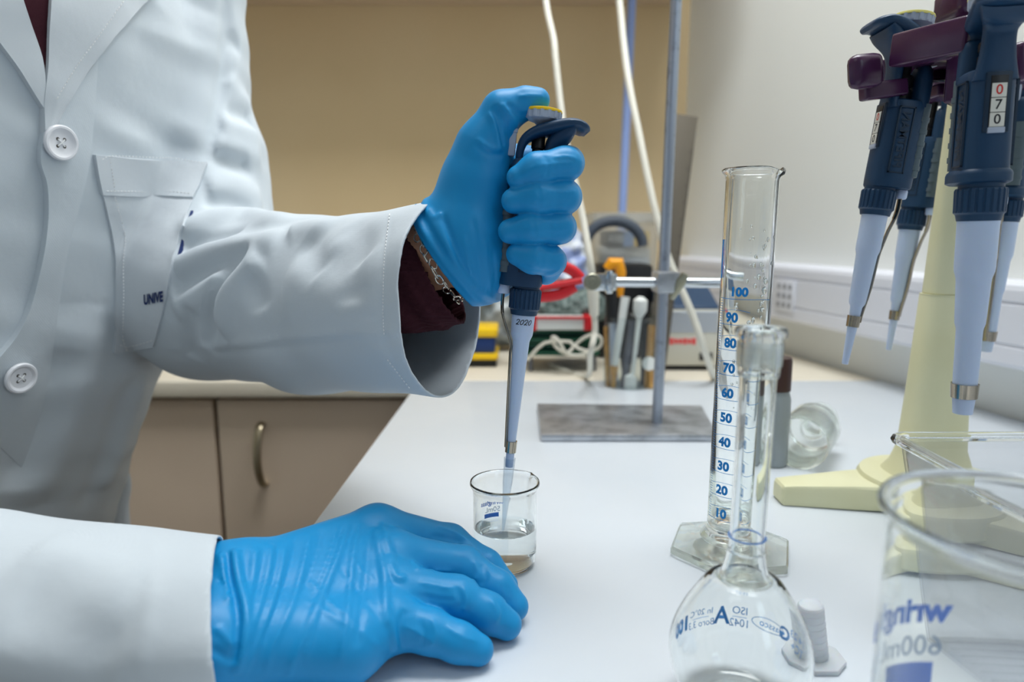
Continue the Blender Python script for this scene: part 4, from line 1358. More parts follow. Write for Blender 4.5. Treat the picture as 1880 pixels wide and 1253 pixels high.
for pts, w, h in [
    ([(905, 195), (925, 225), (938, 262)], .0022, -.0016), ([(918, 190), (940, 215), (952, 240)], .0020, .0014), ([(930, 190), (952, 208), (966, 228)], .0018, -.0012),
    ([(898, 205), (912, 240), (918, 280)], .0020, .0013), ([(905, 200), (916, 232), (924, 270)], .0016, -.0013), ([(950, 178), (975, 176), (1000, 178)], .0018, .0008),
    ([(870, 262), (895, 282), (925, 284)], .0018, -.0009), ([(875, 255), (900, 272), (925, 272)], .0018, .0008),
    ([(868, 400), (876, 450), (882, 500)], .0016, -.0007), ([(890, 440), (896, 500), (902, 540)], .0014, .0006), ([(850, 430), (862, 490), (868, 530)], .0016, .0006),
    ([(800, 395), (818, 440), (838, 490), (868, 530)], .0030, .0020), ([(812, 395), (828, 438), (850, 490), (885, 532)], .0022, -.0016),
    ([(786, 385), (798, 400), (812, 392)], .0022, .0016), ([(878, 470), (884, 520), (886, 540)], .0012, -.0008), ([(905, 460), (910, 520)], .0012, -.0006),
    ([(935, 205), (955, 212), (975, 208)], .0016, -.0010),
    # fingers
    ([(1000, 285), (1008, 305), (1004, 328)], .0016, -.0006), ([(960, 318), (990, 305), (1030, 300), (1058, 300)], .0014, .0006), ([(1010, 318), (1040, 318), (1060, 312)], .0012, -.0007), ([(1015, 290), (1040, 288), (1060, 292)], .0012, .0007),
    ([(985, 340), (992, 362), (988, 388)], .0016, -.0006), ([(1000, 352), (1030, 352), (1058, 352)], .0014, .0006), ([(1000, 374), (1030, 374), (1056, 370)], .0012, -.0007), ([(950, 352), (975, 348), (1000, 345)], .0012, .0005),
    ([(975, 398), (982, 420), (978, 440)], .0016, -.0006), ([(990, 408), (1020, 408), (1048, 408)], .0014, .0006), ([(990, 428), (1020, 430), (1046, 426)], .0012, -.0007), ([(940, 412), (960, 405), (985, 402)], .0012, .0005),
    ([(990, 452), (996, 475), (990, 500)], .0016, -.0006), ([(1000, 465), (1020, 468), (1036, 466)], .0014, .0006), ([(960, 488), (990, 498), (1020, 500)], .0013, -.0008), ([(990, 505), (1010, 505), (1030, 492)], .0012, .0008),
]:
    f = pxfold(lglove_base, pts, w * 0.85, h * 1.25)
    if f: GLF.append(f)
bead = []
def lglove(p):
    d = folds(p, lglove_base(p), GLF)
    s = (p - Lgcut[0]) @ Lgcut[1]
    d = d - 0.0028 * np.exp(-((s - 0.004) / 0.005) ** 2) - 0.0012 * np.exp(-((s - 0.013) / 0.003) ** 2)
    d = d - 0.0006 * np.sin(s * 900 + 40 * p[:, 2]) * np.exp(-(s / 0.012) ** 2)
    return np.maximum(d, -s)
lg = shell('glove', lglove, lp(740, 580, -0.05), lp(1095, 140, 0.075), 0.00105, [lambda c: (c - Lgcut[0]) @ Lgcut[1]], M['glove'], person, 0.0005, 1)
tag(lg, 'blue nitrile glove gripping the pipette')

# ---------------------------------------------------------------- right glove, resting on the bench
def rz(px, py, z): return V3(onz(px, py, z))
Wr, Wu = V3((-0.149, 0.345, 0.041)), V3((-0.147, 0.306, 0.031))
KN = [V3(ony(692, 976, .408)), V3(ony(722, 1028, .385)), V3(ony(722, 1084, .362)), V3(ony(712, 1142, .341))]
FG = [
    [(KN[0], .0160), (V3(ony(826, 996, .424)), .0112), (rz(892, 1040, .0180), .0100), (rz(926, 1076, .0092), .0088)],
    [(KN[1], .0160), (V3(ony(850, 1040, .395)), .0120), (rz(912, 1082, .0175), .0106), (rz(943, 1114, .0094), .0090)],
    [(KN[2], .0150), (V3(ony(838, 1098, .362)), .0118), (rz(896, 1126, .0160), .0106), (rz(930, 1147, .0093), .0088)],
    [(KN[3], .0132), (V3(ony(790, 1160, .339)), .0112), (rz(842, 1180, .0130), .0100), (rz(878, 1194, .0088), .0084)],
]
def rglove_base(p):
    d = d_cone(p, Wr, Wu, .0205, .0195)
    d = smin(d, d_cone(p, V3((-0.185, 0.338, 0.040)), Wr, .026, .0215), .01)
    d = smin(d, d_cone(p, V3((-0.185, 0.304, 0.028)), Wu, .026, .020), .01)
    starts = [Wr, Wr * .65 + Wu * .35, Wr * .35 + Wu * .65, Wu]
    for k in range(4):
        d = smin(d, d_cone(p, starts[k], KN[k], .0190, FG[k][0][1]), .012)
    d = smin(d, d_cone(p, Wu, V3((-0.085, 0.322, 0.020)), .020, .0165), .012)
    d = smin(d, d_cone(p, V3((-0.085, 0.322, 0.020)), KN[3], .0165, .0125), .012)
    # thumb lies behind, under the index side
    d = smin(d, smin(d_cone(p, V3((-0.130, 0.362, 0.035)), V3((-0.096, 0.412, 0.022)), .018, .0135), d_cone(p, V3((-0.096, 0.412, 0.022)), V3((-0.060, 0.424, 0.0125)), .0125, .0098), .006), .008)
    fs = None
    for f in FG:
        g = None
        for (a, ra), (b, rb_) in zip(f, f[1:]):
            c = d_cone(p, a, b, ra, rb_)
            g = c if g is None else smin(g, c, .005)
        fs = g if fs is None else smin(fs, g, .0022)
    d = smin(d, fs, .007)
    return np.maximum(d, 0.0003 - p[:, 2]) if True else d
GRF = []
for pts, w, h in [
    # long diagonal tension folds over the back of the hand
    ([(470, 1005), (462, 1070), (448, 1140), (440, 1190)], .0022, .0017), ([(500, 998), (490, 1060), (470, 1130), (450, 1190)], .0019, .0017),
    ([(525, 992), (515, 1050), (495, 1120), (465, 1200), (445, 1250)], .0016, .0013), ([(545, 985), (530, 1050), (510, 1110), (480, 1180)], .0014, -.0009),
    ([(570, 975), (556, 1040), (536, 1110), (500, 1190), (488, 1240)], .0016, .0013), ([(590, 970), (580, 1020), (560, 1080)], .0014, -.0008),
    ([(640, 960), (625, 1010), (605, 1060), (575, 1130), (545, 1200), (530, 1245)], .0019, .0017), ([(622, 962), (600, 1030), (570, 1100)], .0013, .0008),
    ([(660, 960), (652, 1000), (646, 1040), (640, 1110), (630, 1180), (622, 1225)], .0018, .0014), ([(600, 1080), (575, 1150), (558, 1220)], .0014, .0010),
    ([(688, 970), (697, 1010), (706, 1060), (708, 1110), (712, 1150)], .0024, .0022), ([(705, 985), (716, 1030), (728, 1060), (745, 1060)], .0020, .0018),
    ([(700, 960), (712, 1000), (725, 1035)], .0022, .0015), ([(676, 990), (672, 1050), (664, 1120), (655, 1190)], .0018, -.0012),
    ([(712, 1130), (722, 1160), (728, 1200)], .0020, .0016), ([(745, 1120), (735, 1150), (740, 1190)], .0018, -.0013),
    ([(625, 1040), (660, 1090), (700, 1140)], .0016, -.0005), ([(560, 1060), (610, 1110), (680, 1170)], .0015, .0005), ([(640, 1020), (690, 1070)], .0015, .0004),
    ([(560, 1100), (640, 1150), (700, 1190)], .0015, .0004),
    # fingers
    ([(760, 1045), (800, 1048), (830, 1050)], .0013, .0007), ([(885, 1035), (892, 1060), (880, 1080)], .0015, -.0011), ([(870, 1030), (876, 1052), (868, 1070)], .0013, .0009),
    ([(790, 985), (830, 990), (850, 1000)], .0014, -.0012), ([(800, 965), (830, 975), (860, 992)], .0014, .0010), ([(760, 1030), (770, 1050)], .0014, .0010),
    ([(838, 1080), (846, 1105), (838, 1122)], .0015, -.0011), ([(850, 1078), (858, 1102), (850, 1126)], .0013, .0009), ([(900, 1100), (914, 1125), (908, 1148)], .0014, .0010), ([(912, 1100), (924, 1122), (920, 1148)], .0012, -.0009),
    ([(770, 1070), (800, 1075), (830, 1082)], .0012, .0007), ([(750, 1090), (800, 1100), (840, 1105)], .0011, -.0006),
    ([(770, 1140), (780, 1165), (772, 1190)], .0014, -.0010), ([(790, 1135), (800, 1160), (792, 1190)], .0013, .0009), ([(820, 1150), (845, 1168), (880, 1180)], .0012, .0007), ([(745, 1150), (770, 1165), (800, 1185)], .0013, .0007),
    ([(930, 1075), (935, 1095), (930, 1110)], .0012, -.0008),
    # rolled cuff
    ([(430, 1008), (434, 1050), (445, 1095), (452, 1140), (446, 1190), (436, 1240)], .0024, .0052), ([(418, 1012), (424, 1070), (438, 1120), (440, 1170), (430, 1220)], .0022, -.0030),
    ([(405, 1015), (415, 1060), (425, 1110)], .0025, .0018), ([(395, 1150), (415, 1170), (435, 1190)], .0018, .0012), ([(385, 1190), (410, 1205), (430, 1215)], .0018, -.0012), ([(400, 1060), (415, 1085), (428, 1095)], .0016, -.0010),
]:
    f = pxfold(rglove_base, pts, w * 0.85, h * 1.25)
    if f: GRF.append(f)
Rgx = -0.172
def rglove(p):
    d = folds(p, rglove_base(p), GRF)
    d = np.maximum(d, 0.0003 - p[:, 2])
    return np.maximum(d, Rgx - p[:, 0])
rg = shell('glove', rglove, (-0.19, 0.265, -0.005), (0.03, 0.46, 0.08), 0.00115, [lambda c: c[:, 0] - Rgx], M['glove'], person, 0.0005, 1)
tag(rg, 'blue nitrile glove laid flat on the bench')

# ---------------------------------------------------------------- body: one continuous figure under the clothes
HC = V3((-0.375, 0.575, 0.615))
def body_f(p):
    d = torso(p, -0.02)
    d = smin(d, d_cone(p, (-0.445, .59, .40), (-0.405, .58, .53), .062, .052), .03)
    d = smin(d, d_ell(p, HC + V3((-0.01, 0, .03)), (.095, .076, .105)), .02)
    d = smin(d, d_cone(p, HC + V3((.02, -.005, -.02)), HC + V3((.052, -.012, -.065)), .058, .034), .03)
    d = smin(d, d_cone(p, HC + V3((.086, -.02, .020)), HC + V3((.106, -.026, -.018)), .009, .013), .012)
    d = smin(d, d_cone(p, HC + V3((.078, -.020, -.050)), HC + V3((.078, -.012, -.050)), .014, .014), .010)
    for s in (-1, 1):
        d = smin(d, d_ell(p, HC + V3((-.005, s * .078, 0)), (.018, .010, .032)), .008)
        d = np.maximum(d, -(np.linalg.norm(p - (HC + CN * .092 + CL * s * .032 + V3((0, 0, .022)))[None], axis=1) - .014))
    la = smin(d_cone(p, LS, LE, .045, .038), d_cone(p, LE, LW, .040, .0235), .02)
    la = smin(la, np.maximum(lglove_base(p) + .0034, -((p - Lgcut[0]) @ Lgcut[1] + .002)), .004)
    ra = smin(d_cone(p, RS, RE, .045, .038), d_cone(p, RE, (Wr + Wu) / 2, .036, .017), .012)
    ra = smin(ra, rglove_base(p) + .0040, .004)
    d = smin(smin(d, la, .02), ra, .02)
    d = np.where((p[:, 2] > -0.40) & (p[:, 2] < 0.46) & (p[:, 0] < -0.20), np.maximum(d, coat_base(p) + 0.012), d)
    for s in (-1, 1):
        hip = V3((-0.585, .59, -.18)) + CL * s * .09
        knee = V3((-0.575, .59, -.48)) + CL * s * .09
        ank = V3((-0.60, .59, -.82)) + CL * s * .09
        d = smin(d, smin(d_cone(p, hip, knee, .085, .058), d_cone(p, knee, ank, .056, .040), .03), .03)
        d = smin(d, d_cone(p, ank + V3((0, 0, -.045)), ank + CN * .15 + V3((0, 0, -.052)), .030, .024), .02)
    return d
bv, bq = surface(body_f, (-0.80, 0.22, -0.91), (0.04, 0.95, 0.77), 0.006)
body = link('body', net_mesh('body', relax(bv, bq, 1), bq), M['skin'], person, angle=None)
# head of hair, eyes
def hair_f(p):
    d = d_ell(p, HC + V3((-0.018, 0, .040)), (.102, .086, .108))
    d = smin(d, d_cone(p, HC + V3((-.06, 0, -.02)), HC + V3((-.075, 0, -.07)), .05, .045), .03)
    return np.maximum(d, ((p - HC) @ CN - .055) * .8 + np.clip((.06 - (p[:, 2] - HC[2])), 0, 1) * .5)
hv, hq = surface(hair_f, HC - .18, HC + .19, 0.005)
link('hair', net_mesh('hair', relax(hv, hq, 1), hq), M['hair'], person, angle=None)
for s in (-1, 1):
    bm = B(); bmesh.ops.create_uvsphere(bm, u_segments=20, v_segments=12, radius=.0125, matrix=Matrix.Translation(Vector(HC + CN * .082 + CL * s * .032 + V3((0, 0, .022))))); link('eye', bm, M['button'], person)
# trousers and shoes below the coat
def legs_f(p):
    d = None
    for s in (-1, 1):
        hip = V3((-0.585, .59, -.18)) + CL * s * .09; knee = V3((-0.575, .59, -.48)) + CL * s * .09; ank = V3((-0.60, .59, -.85)) + CL * s * .09
        g = smin(d_cone(p, hip, knee, .098, .074), d_cone(p, knee, ank, .074, .062), .03)
        d = g if d is None else smin(d, g, .01)
    return np.maximum(np.maximum(d, -.84 - p[:, 2]), p[:, 2] + .2)
tv, tq = surface(legs_f, (-0.80, 0.30, -0.88), (-0.38, 0.90, -0.15), 0.007)
link('trousers', net_mesh('trousers', relax(tv, tq, 2), tq), M['trousers'], person, angle=None)
for s in (-1, 1):
    ank = V3((-0.60, .59, -.82)) + CL * s * .09
    def shoe_f(p):
        d = smin(d_cone(p, ank + V3((0, 0, -.035)), ank + CN * .16 + V3((0, 0, -.045)), .043, .036), d_cone(p, ank, ank + V3((0, 0, -.03)), .046, .046), .02)
        return np.maximum(np.maximum(d, -.8995 - p[:, 2]), p[:, 2] + .80)
    sv, sq = surface(shoe_f, ank + V3((-.14, -.14, -.085)), ank + V3((.24, .14, .05)), 0.006)
    link('shoe', net_mesh('shoe', relax(sv, sq, 1), sq), M['shoe'], person, angle=None)
# knitted sweater cuff inside the left coat sleeve, and one in the right
Scut = (lp(804, 497, 0.014), V3(Vector((0.88, -0.10, 0.47)).normalized()))
def swl(p):
    d = smin(d_cone(p, lp(560, 520, 0.12), lp(735, 520, 0.030), .046, .035), d_cone(p, lp(735, 520, 0.030), lp(852, 506, 0.010), .035, .0315), .02)
    s = (p - Scut[0]) @ Scut[1]
    ang = np.arctan2(p[:, 2] - lp(800, 505, 0)[2], p[:, 1] - gy - .014)
    d = d - 0.0007 * np.sin(ang * 46) - 0.0012 * np.sin(s * 330) * (s < -.012)
    return np.maximum(d, s)
shell('sweater_sleeve', swl, lp(560, 640, -0.05), lp(900, 420, 0.13), 0.0016, [lambda c: (c - Scut[0]) @ Scut[1]], M['sweater'], person, 0.0020, 1)
def swr(p):
    return np.maximum(d_cone(p, (-0.30, .324, .040), (-0.150, .322, .030), .036, .0335), p[:, 0] + 0.168)
shell('sweater_sleeve', swr, (-0.31, .26, -.03), (-0.14, .38, .09), 0.0022, [lambda c: c[:, 0] + 0.168], M['sweater'], person, 0.0018, 1)
# chain bracelet round the left wrist
ax = Vector(Scut[1]); c0 = Vector(lp(803, 482, 0.012)) + ax * 0.002
fx = frame_z(c0, c0 + ax, (0, 1, 0))
bm = B()
nl = 34
for k in range(nl):
    t = 2 * PI * k / nl
    wob = 0.0012 * math.sin(k * 2.3)
    R0 = 0.0285 + 0.0010 * math.sin(k * 1.7)
    c = fx @ Vector((R0 * math.cos(t), R0 * math.sin(t), wob))
    tan = (fx.to_3x3() @ Vector((-math.sin(t), math.cos(t), 0))).normalized()
    out = (fx.to_3x3() @ Vector((math.cos(t), math.sin(t), 0))).normalized()
    sd = out if k % 2 else ax
    side = tan.cross(sd).normalized() if k % 2 == 0 else ax
    side = (ax if k % 2 else out)
    big = 1.5 if k % 6 == 0 else 1.0
    add_tube(bm, [c + tan * 0.0034 * big * math.cos(u) + side * 0.0022 * big * math.sin(u) for u in [2 * PI * j / 14 for j in range(15)]], 0.00055, 6)
link('bracelet', bm, M['silver'], person)
# ================================================================ retort stand with clamp
M['zinc'] = mat('zinc_plated_steel', rgb(186, 190, 196), 0.34, metal=0.7, noise=(40, rgb(138, 141, 146), 0.42, 0.72), bump=(60, 0.25, 0.001))
M['rod_steel'] = mat('worn_steel_rod', rgb(168, 176, 190), 0.38, metal=0.8, noise=(90, rgb(120, 126, 138), 0.55, 0.75))
M['chrome'] = mat('chrome', rgb(205, 210, 214), 0.15, metal=1.0)
M['nickel'] = mat('dull_nickel', rgb(160, 158, 140), 0.35, metal=0.9)
M['red_grip'] = mat('red_vinyl', rgb(214, 30, 40), 0.4)
M['white_cord'] = mat('white_cord', rgb(226, 222, 208), 0.5)
p1, p2, p3, p4 = onz(993, 812), onz(1318, 812), onz(1288, 756), onz(986, 752)
rs_ = empty('retort_stand', onz(1208, 772)); tag(rs_, 'steel retort stand with a flat mottled base plate and tall rod', 'stand')
bm = B(); add_prism(bm, [(p.x, p.y) for p in (p1, p2, p3, p4)], 0.0003, 0.0085, None, 0.002, 2); link('base_plate', bm, M['zinc'], rs_)
rb0 = onz(1206, 776, 0.0085); rt0 = ony(1244, -60, rb0.y)
bm = B(); add_tube(bm, [rb0, rt0 + (rt0 - rb0) * 0.35], 0.0062, 20); link('rod', bm, M['rod_steel'], rs_)
ry = rb0.y
# clamp on its horizontal rod
hy = ry - 0.014
cl = empty('clamp', ony(1232, 518, hy)); tag(cl, 'steel clamp with red coated jaws on a horizontal rod of the retort stand', 'clamp')
bm = B(); add_tube(bm, [ony(1105, 518, hy), ony(1358, 520, hy)], 0.0058, 18); link('rod', bm, M['chrome'], cl)
bm = B(); c = ony(1222, 518, hy + 0.004); add_box(bm, c, (0.026, 0.038, 0.024), None, 0.003); link('boss_head', bm, M['zinc'], cl)
bm = B()
k = ony(1250, 518, hy - 0.012)
mk = frame_z(k, k + Vector((0.5, -0.8, 0.3)))
add_tube(bm, [ony(1232, 548, hy - 0.008), ony(1250, 518, hy - 0.014), ony(1258, 503, hy - 0.016)], [0.004, 0.006, 0.004], 10); add_lathe(bm, [(0.0001, -0.012), (0.004, -0.012), (0.004, 0.004), (0.0001, 0.004)], 14, mk); link('wing_screw', bm, M['nickel'], cl)
kc = ony(1088, 518, hy - 0.010)
bm = B(); add_lathe(bm, [(0.0001, -0.010), (0.0095, -0.010), (0.0095, -0.001), (0.0085, 0.0), (0.004, 0.0), (0.0035, 0.001), (0.0001, 0.001)], 32, frame_z(kc, kc + Vector((0, -1, 0.1)))); link('pivot_disc', bm, M['nickel'], cl)
bm = B(); add_box(bm, ony(1108, 518, hy), (0.030, 0.012, 0.020), None, 0.003); add_box(bm, ony(1118, 518, hy - 0.004), (0.008, 0.016, 0.026), None, 0.002); link('knuckle', bm, M['chrome'], cl)
for pts in ([(1068, 514), (1040, 520), (990, 528)], [(1066, 512), (1052, 498), (1030, 488), (1012, 486)], [(1056, 526), (1030, 540), (1000, 545), (975, 545)]):
    bm = B(); add_tube(bm, smooth_path([ony(x, y, hy) for x, y in pts], 6), [0.0062] * (len(pts) * 6 - 5), 12, 0.75); link('jaw', bm, M['red_grip'], cl)

# white cords hanging from above
def cord(label, pts, r):
    o = link('hanging_cord', (lambda b: (add_tube(b, smooth_path(pts, 6), r, 10), b)[1])(B()), M['white_cord'])
    tag(o, label, 'cord')
    return o
cy = 0.93
c1 = empty('hanging_cord', ony(1075, 690, cy)); tag(c1, 'white cord with a plastic connector hanging behind the gloved hand and red clamp', 'cord')
pts = [ony(x, y, cy + dy) for x, y, dy in [(990, -140, 0.3), (1002, 0, 0.2), (1016, 70, 0.14), (1020, 110, 0.12), (1034, 230, 0.08), (1052, 320, 0.05), (1068, 390, 0.03), (1082, 470, 0), (1088, 512, 0)]]
bm = B(); add_tube(bm, smooth_path(pts, 6), 0.0048, 10); link('upper_cord', bm, M['white_cord'], c1)
bm = B(); a_, b_ = ony(1088, 508, cy), ony(1091, 580, cy); add_tube(bm, [a_, a_.lerp(b_, 0.06), a_.lerp(b_, 0.5), b_], [0.006, 0.0082, 0.0078, 0.0062], 14); link('connector', bm, M['white_cord'], c1)
e_ = onz(1075, 697); 
pts = [ony(1091, 580, cy), ony(1092, 610, cy), ony(1084, 650, cy), Vector((e_.x, e_.y, 0.0045)), Vector((e_.x - 0.05, e_.y + 0.10, 0.0045))]
bm = B(); add_tube(bm, smooth_path(pts, 6), 0.0042, 10); link('lower_cord', bm, M['white_cord'], c1)
e_ = onz(1307, 697)
pts = [ony(x, y, yy) for x, y, yy in [(1120, -140, 1.25), (1137, 0, 1.2), (1146, 90, 1.16), (1156, 160, 1.12), (1174, 250, 1.08), (1190, 330, 1.05), (1206, 400, 1.03), (1222, 460, 1.02), (1246, 520, 1.01), (1272, 580, 1.0), (1292, 640, 1.0)]] + [Vector((e_.x, e_.y - 0.01, 0.0070)), Vector((e_.x + 0.012, e_.y + 0.04, 0.0070))]
cord('white cord sweeping down behind the steel rod to the small grey instrument', pts, 0.0055)

# pale blue pole at the back
pb0, pt0 = ony(1141, 420, 1.62), ony(1160, 0, 1.62)
pole = empty('pole', (pb0.x, 1.62, 0)); tag(pole, 'slim pale blue pole rising from the back worktop before the tan wall', 'pole')
M['blue_pole'] = mat('pale_blue_enamel', rgb(150, 172, 226), 0.4)
bm = B(); base = Vector((pb0.x, 1.62, 0)); add_tube(bm, [base, pb0, pt0 + (pt0 - pb0) * 0.3], 0.0095, 16); link('tube', bm, M['blue_pole'], pole)
bm = B(); add_lathe(bm, [(0.0001, 0.0004), (0.03, 0.0004), (0.03, 0.008), (0.012, 0.014), (0.0001, 0.014)], 28, Matrix.Translation(base)); link('foot', bm, M['blue_pole'], pole)

# steel ruler standing in the jar
M['ruler'] = mat('steel_ruler', rgb(118, 110, 98), 0.5, metal=0.5)
ja = onz(1160, 718)
jc = Vector((ja.x, ja.y + 0.036, 0))
ru = empty('ruler', (jc.x + 0.02, jc.y + 0.02, 0.004)); tag(ru, 'long grey steel ruler leaning out of the tool jar behind the rod', 'ruler')
r0 = ony(1200, 700, jc.y + 0.006); r0.z = 0.006; r1 = ony(1262, 212, jc.y + 0.040)
mr = frame_z(r0, r1, (1, 0.15, 0))
LR = (r1 - r0).length
bm = B(); add_prism(bm, [(-0.0165, -0.0005), (0.0165, -0.0005), (0.0165, 0.0005), (-0.0165, 0.0005)], 0, LR, mr, 0.0003); link('blade', bm, M['ruler'], ru)
bm = B()
for k_ in range(0, 62):
    ln = 0.007 if k_ % 5 == 0 else 0.004
    add_box(bm, (0.0165 - ln / 2, -0.00075, LR * 0.12 + k_ * 0.005), (ln, 0.0002, 0.0008), mr)
link('graduation', bm, M['ink'], ru)

# glass jar of tools
jr = empty('tool_jar', jc); tag(jr, 'glass jar full of pens, brushes and spatulas behind the retort stand', 'jar')
RJ = 0.037; HJ = ony(1160, 583, jc.y - 0.02).z
M['jar_glass'] = sheet_mat('jar_glass', (0.93, 0.95, 0.95, 1), edge=(0.6, 0.65, 0.66, 1))
bm = B(); add_lathe(bm, [(0.0001, 0.0006), (RJ - 0.003, 0.0006), (RJ, 0.004), (RJ, HJ - 0.003), (RJ + 0.0015, HJ - 0.001), (RJ + 0.0008, HJ), (RJ - 0.001, HJ - 0.001), (RJ - 0.0022, HJ - 0.004), (RJ - 0.0022, 0.006), (RJ - 0.005, 0.0035), (0.0001, 0.0032)], 48, Matrix.Translation(jc)); link('glass_wall', bm, M['jar_glass'], jr)
M['orange'] = mat('orange_handle', rgb(250, 165, 20), 0.4)
M['tan_wood'] = mat('tan_wood', rgb(206, 160, 92), 0.6, noise=(60, rgb(180, 130, 70), 0.4, 0.7))
M['white_pl'] = mat('white_plastic', rgb(228, 230, 226), 0.4)
M['grey_tool'] = mat('grey_tool', rgb(104, 106, 114), 0.45)
def tool(name, label, cat, pts, rad, material, parts=()):
    """slim tool standing in the jar: (px, py, depth offset) path; parts = (name, path, radii, material)"""
    P_ = [Vector(ony(x, y, jc.y + d)) for x, y, d in pts]
    t = empty(name, P_[0]); tag(t, label, cat, 'tools in the glass jar')
    bm = B(); add_tube(bm, P_, rad, 12); link('shaft', bm, material, t)
    for nm, pp, rr, mm in parts:
        bm = B(); add_tube(bm, [Vector(ony(x, y, jc.y + d)) for x, y, d in pp], rr, 14, 0.55 if nm == 'blade' else 1.0, (1, 0, 0)); link(nm, bm, mm, t)
    return t
tool('marker_pen', 'thick dark marker pen with a black barrel at the left of the tool jar', 'pen', [(1128, 700, -0.012), (1124, 590, -0.010)], 0.0055, M['grey_plastic'], [('cap', [(1124, 592, -0.010), (1122, 534, -0.009)], [0.0095, 0.0090], M['black_plastic'])])
tool('brush', 'white handled brush with a yellow tip standing in the tool jar', 'brush', [(1128, 672, -0.018), (1148, 545, -0.012)], [0.0050, 0.0068], M['white_pl'], [('bristle', [(1126, 712, -0.018), (1128, 672, -0.018)], [0.003, 0.006], M['tan_wood'])])
tool('spatula', 'white spatula with a round end standing upside down in the tool jar', 'spatula', [(1161, 690, -0.020), (1174, 580, -0.016)], [0.0028, 0.0042], M['white_pl'], [('blade', [(1157, 716, -0.020), (1158, 692, -0.020), (1161, 688, -0.02)], [0.0095, 0.0095, 0.004], M['white_pl']), ('head', [(1172, 584, -0.016), (1175, 570, -0.016), (1176, 552, -0.016), (1177, 545, -0.016)], [0.005, 0.0105, 0.0105, 0.004], M['white_pl'])])
tool('pencil', 'orange wooden pencil against the left wall of the tool jar', 'pencil', [(1117, 712, -0.006), (1113, 600, -0.004)], 0.0036, M['tan_wood'])
tool('forceps', 'dark grey forceps slanting across the middle of the tool jar', 'forceps', [(1145, 715, -0.014), (1162, 590, 0.0)], [0.0055, 0.0080], M['grey_tool'])
tool('tweezers', 'thin dark tweezers standing at the back of the tool jar', 'tweezers', [(1180, 712, 0.004), (1185, 560, 0.012)], [0.0035, 0.006], M['black_plastic'])
tool('wooden_rod', 'orange brown wooden rod at the right side of the tool jar', 'rod', [(1188, 712, -0.014), (1196, 598, -0.010)], 0.0052, M['tan_wood'])
tool('cutter', 'cutter with an orange hooked handle sticking out of the tool jar', 'cutter', [(1150, 712, 0.014), (1134, 540, 0.020)], 0.0050, M['black_plastic'], [('handle', [(1137, 545, 0.02), (1140, 500, 0.02), (1136, 483, 0.02), (1122, 484, 0.02), (1113, 494, 0.02)], [0.006, 0.008, 0.0095, 0.0095, 0.006], M['orange'])])
tool('round_gauge', 'small gauge with a pale round face against the jar wall', 'gauge', [(1195, 712, -0.024), (1195, 680, -0.024)], 0.004, M['tan_wood'], [('face', [(1192, 668, -0.028), (1192, 668, -0.024)], [0.0105, 0.0105], M['white_pl'])])

# ---------------------------------------------------------------- things along the back worktop
M['green'] = mat('dark_green_enamel', rgb(22, 84, 62), 0.45)
M['instr'] = mat('warm_grey_case', rgb(214, 212, 200), 0.5)
M['red_print'] = mat('red_print', rgb(235, 80, 80), 0.6)
M['dark_blue'] = mat('dark_blue_case', rgb(40, 66, 96), 0.5)
M['navy_case'] = mat('navy_case', rgb(20, 52, 110), 0.5)
M['bag'] = sheet_mat('clear_bag', (0.90, 0.92, 0.94, 1), edge=(0.45, 0.50, 0.55, 1))
M['tub'] = mat('frosted_tub', rgb(206, 206, 200), 0.35, alpha=0.38)
M['grey_mesh'] = mat('grey_green_mesh', rgb(128, 142, 138), 0.7, noise=(140, rgb(76, 92, 88), 0.4, 0.6))

def quad_box(px0, px1, pyt, yb, depth, z0=None, bev=0.003):
    """box on the worktop whose front face spans px0..px1 and reaches up to pixel row pyt, at world depth yb"""
    a0, a1, t_ = ony(px0, 600, yb), ony(px1, 600, yb), ony((px0 + px1) / 2, pyt, yb)
    z0 = 0.0005 if z0 is None else z0
    return (a0.x + a1.x) / 2, yb + depth / 2, (z0 + t_.z) / 2, a1.x - a0.x, depth, t_.z - z0

# small instrument
x_, y_, z_, w_, d_, h_ = quad_box(1222, 1320, 568, 1.13, 0.14)
ins = empty('instrument', (x_, y_, 0)); tag(ins, 'small warm grey bench instrument with a dark blue lid and red lettering', 'instrument')
bm = B(); add_box(bm, (x_, y_, z_ + 0.004), (w_, d_, h_ - 0.008), None, 0.004); link('case', bm, M['instr'], ins)
bm = B(); add_box(bm, (x_, y_, 0.004), (w_ * 0.98, d_ * 0.96, 0.007), None, 0.001); link('base', bm, M['black_plastic'], ins)
bm = B(); add_prism(bm, [(-0.005, 0), (d_ * 0.9, 0), (d_ * 0.9, 0.040), (d_ * 0.55, 0.036), (0.0, 0.006)], -w_ * 0.5, w_ * 0.5, Matrix.Translation((x_, y_ - d_ / 2 + 0.006, z_ + h_ / 2)) @ Matrix(((0, 0, 1, 0), (1, 0, 0, 0), (0, 1, 0, 0), (0, 0, 0, 1))), 0.002); link('lid', bm, M['dark_blue'], ins)
bm = B()
for k_ in range(6): add_box(bm, (x_, y_ - d_ / 2 - 0.0004, z_ + h_ * 0.44 - 0.006 * k_), (w_ * 0.94, 0.002, 0.0030), None, 0.0004)
link('vent_slot', bm, M['grey_plastic'], ins)
bm = B()
for k_, hh in enumerate((0.011, 0.008, 0.008, 0.010, 0.008, 0.011)):     # a short red word, too blurred to read
    add_box(bm, (x_ - w_ * 0.38 + 0.0075 * k_, y_ - d_ / 2 - 0.0004, z_ - h_ * 0.02), (0.0062, 0.001, hh), None, 0.0004)
link('lettering', bm, M['red_print'], ins, smooth=False)
bm = B(); add_box(bm, (x_ + w_ * 0.28, y_ - d_ / 2, z_ - h_ * 0.27), (0.022, 0.004, 0.013), None, 0.001); link('socket', bm, M['black_plastic'], ins)

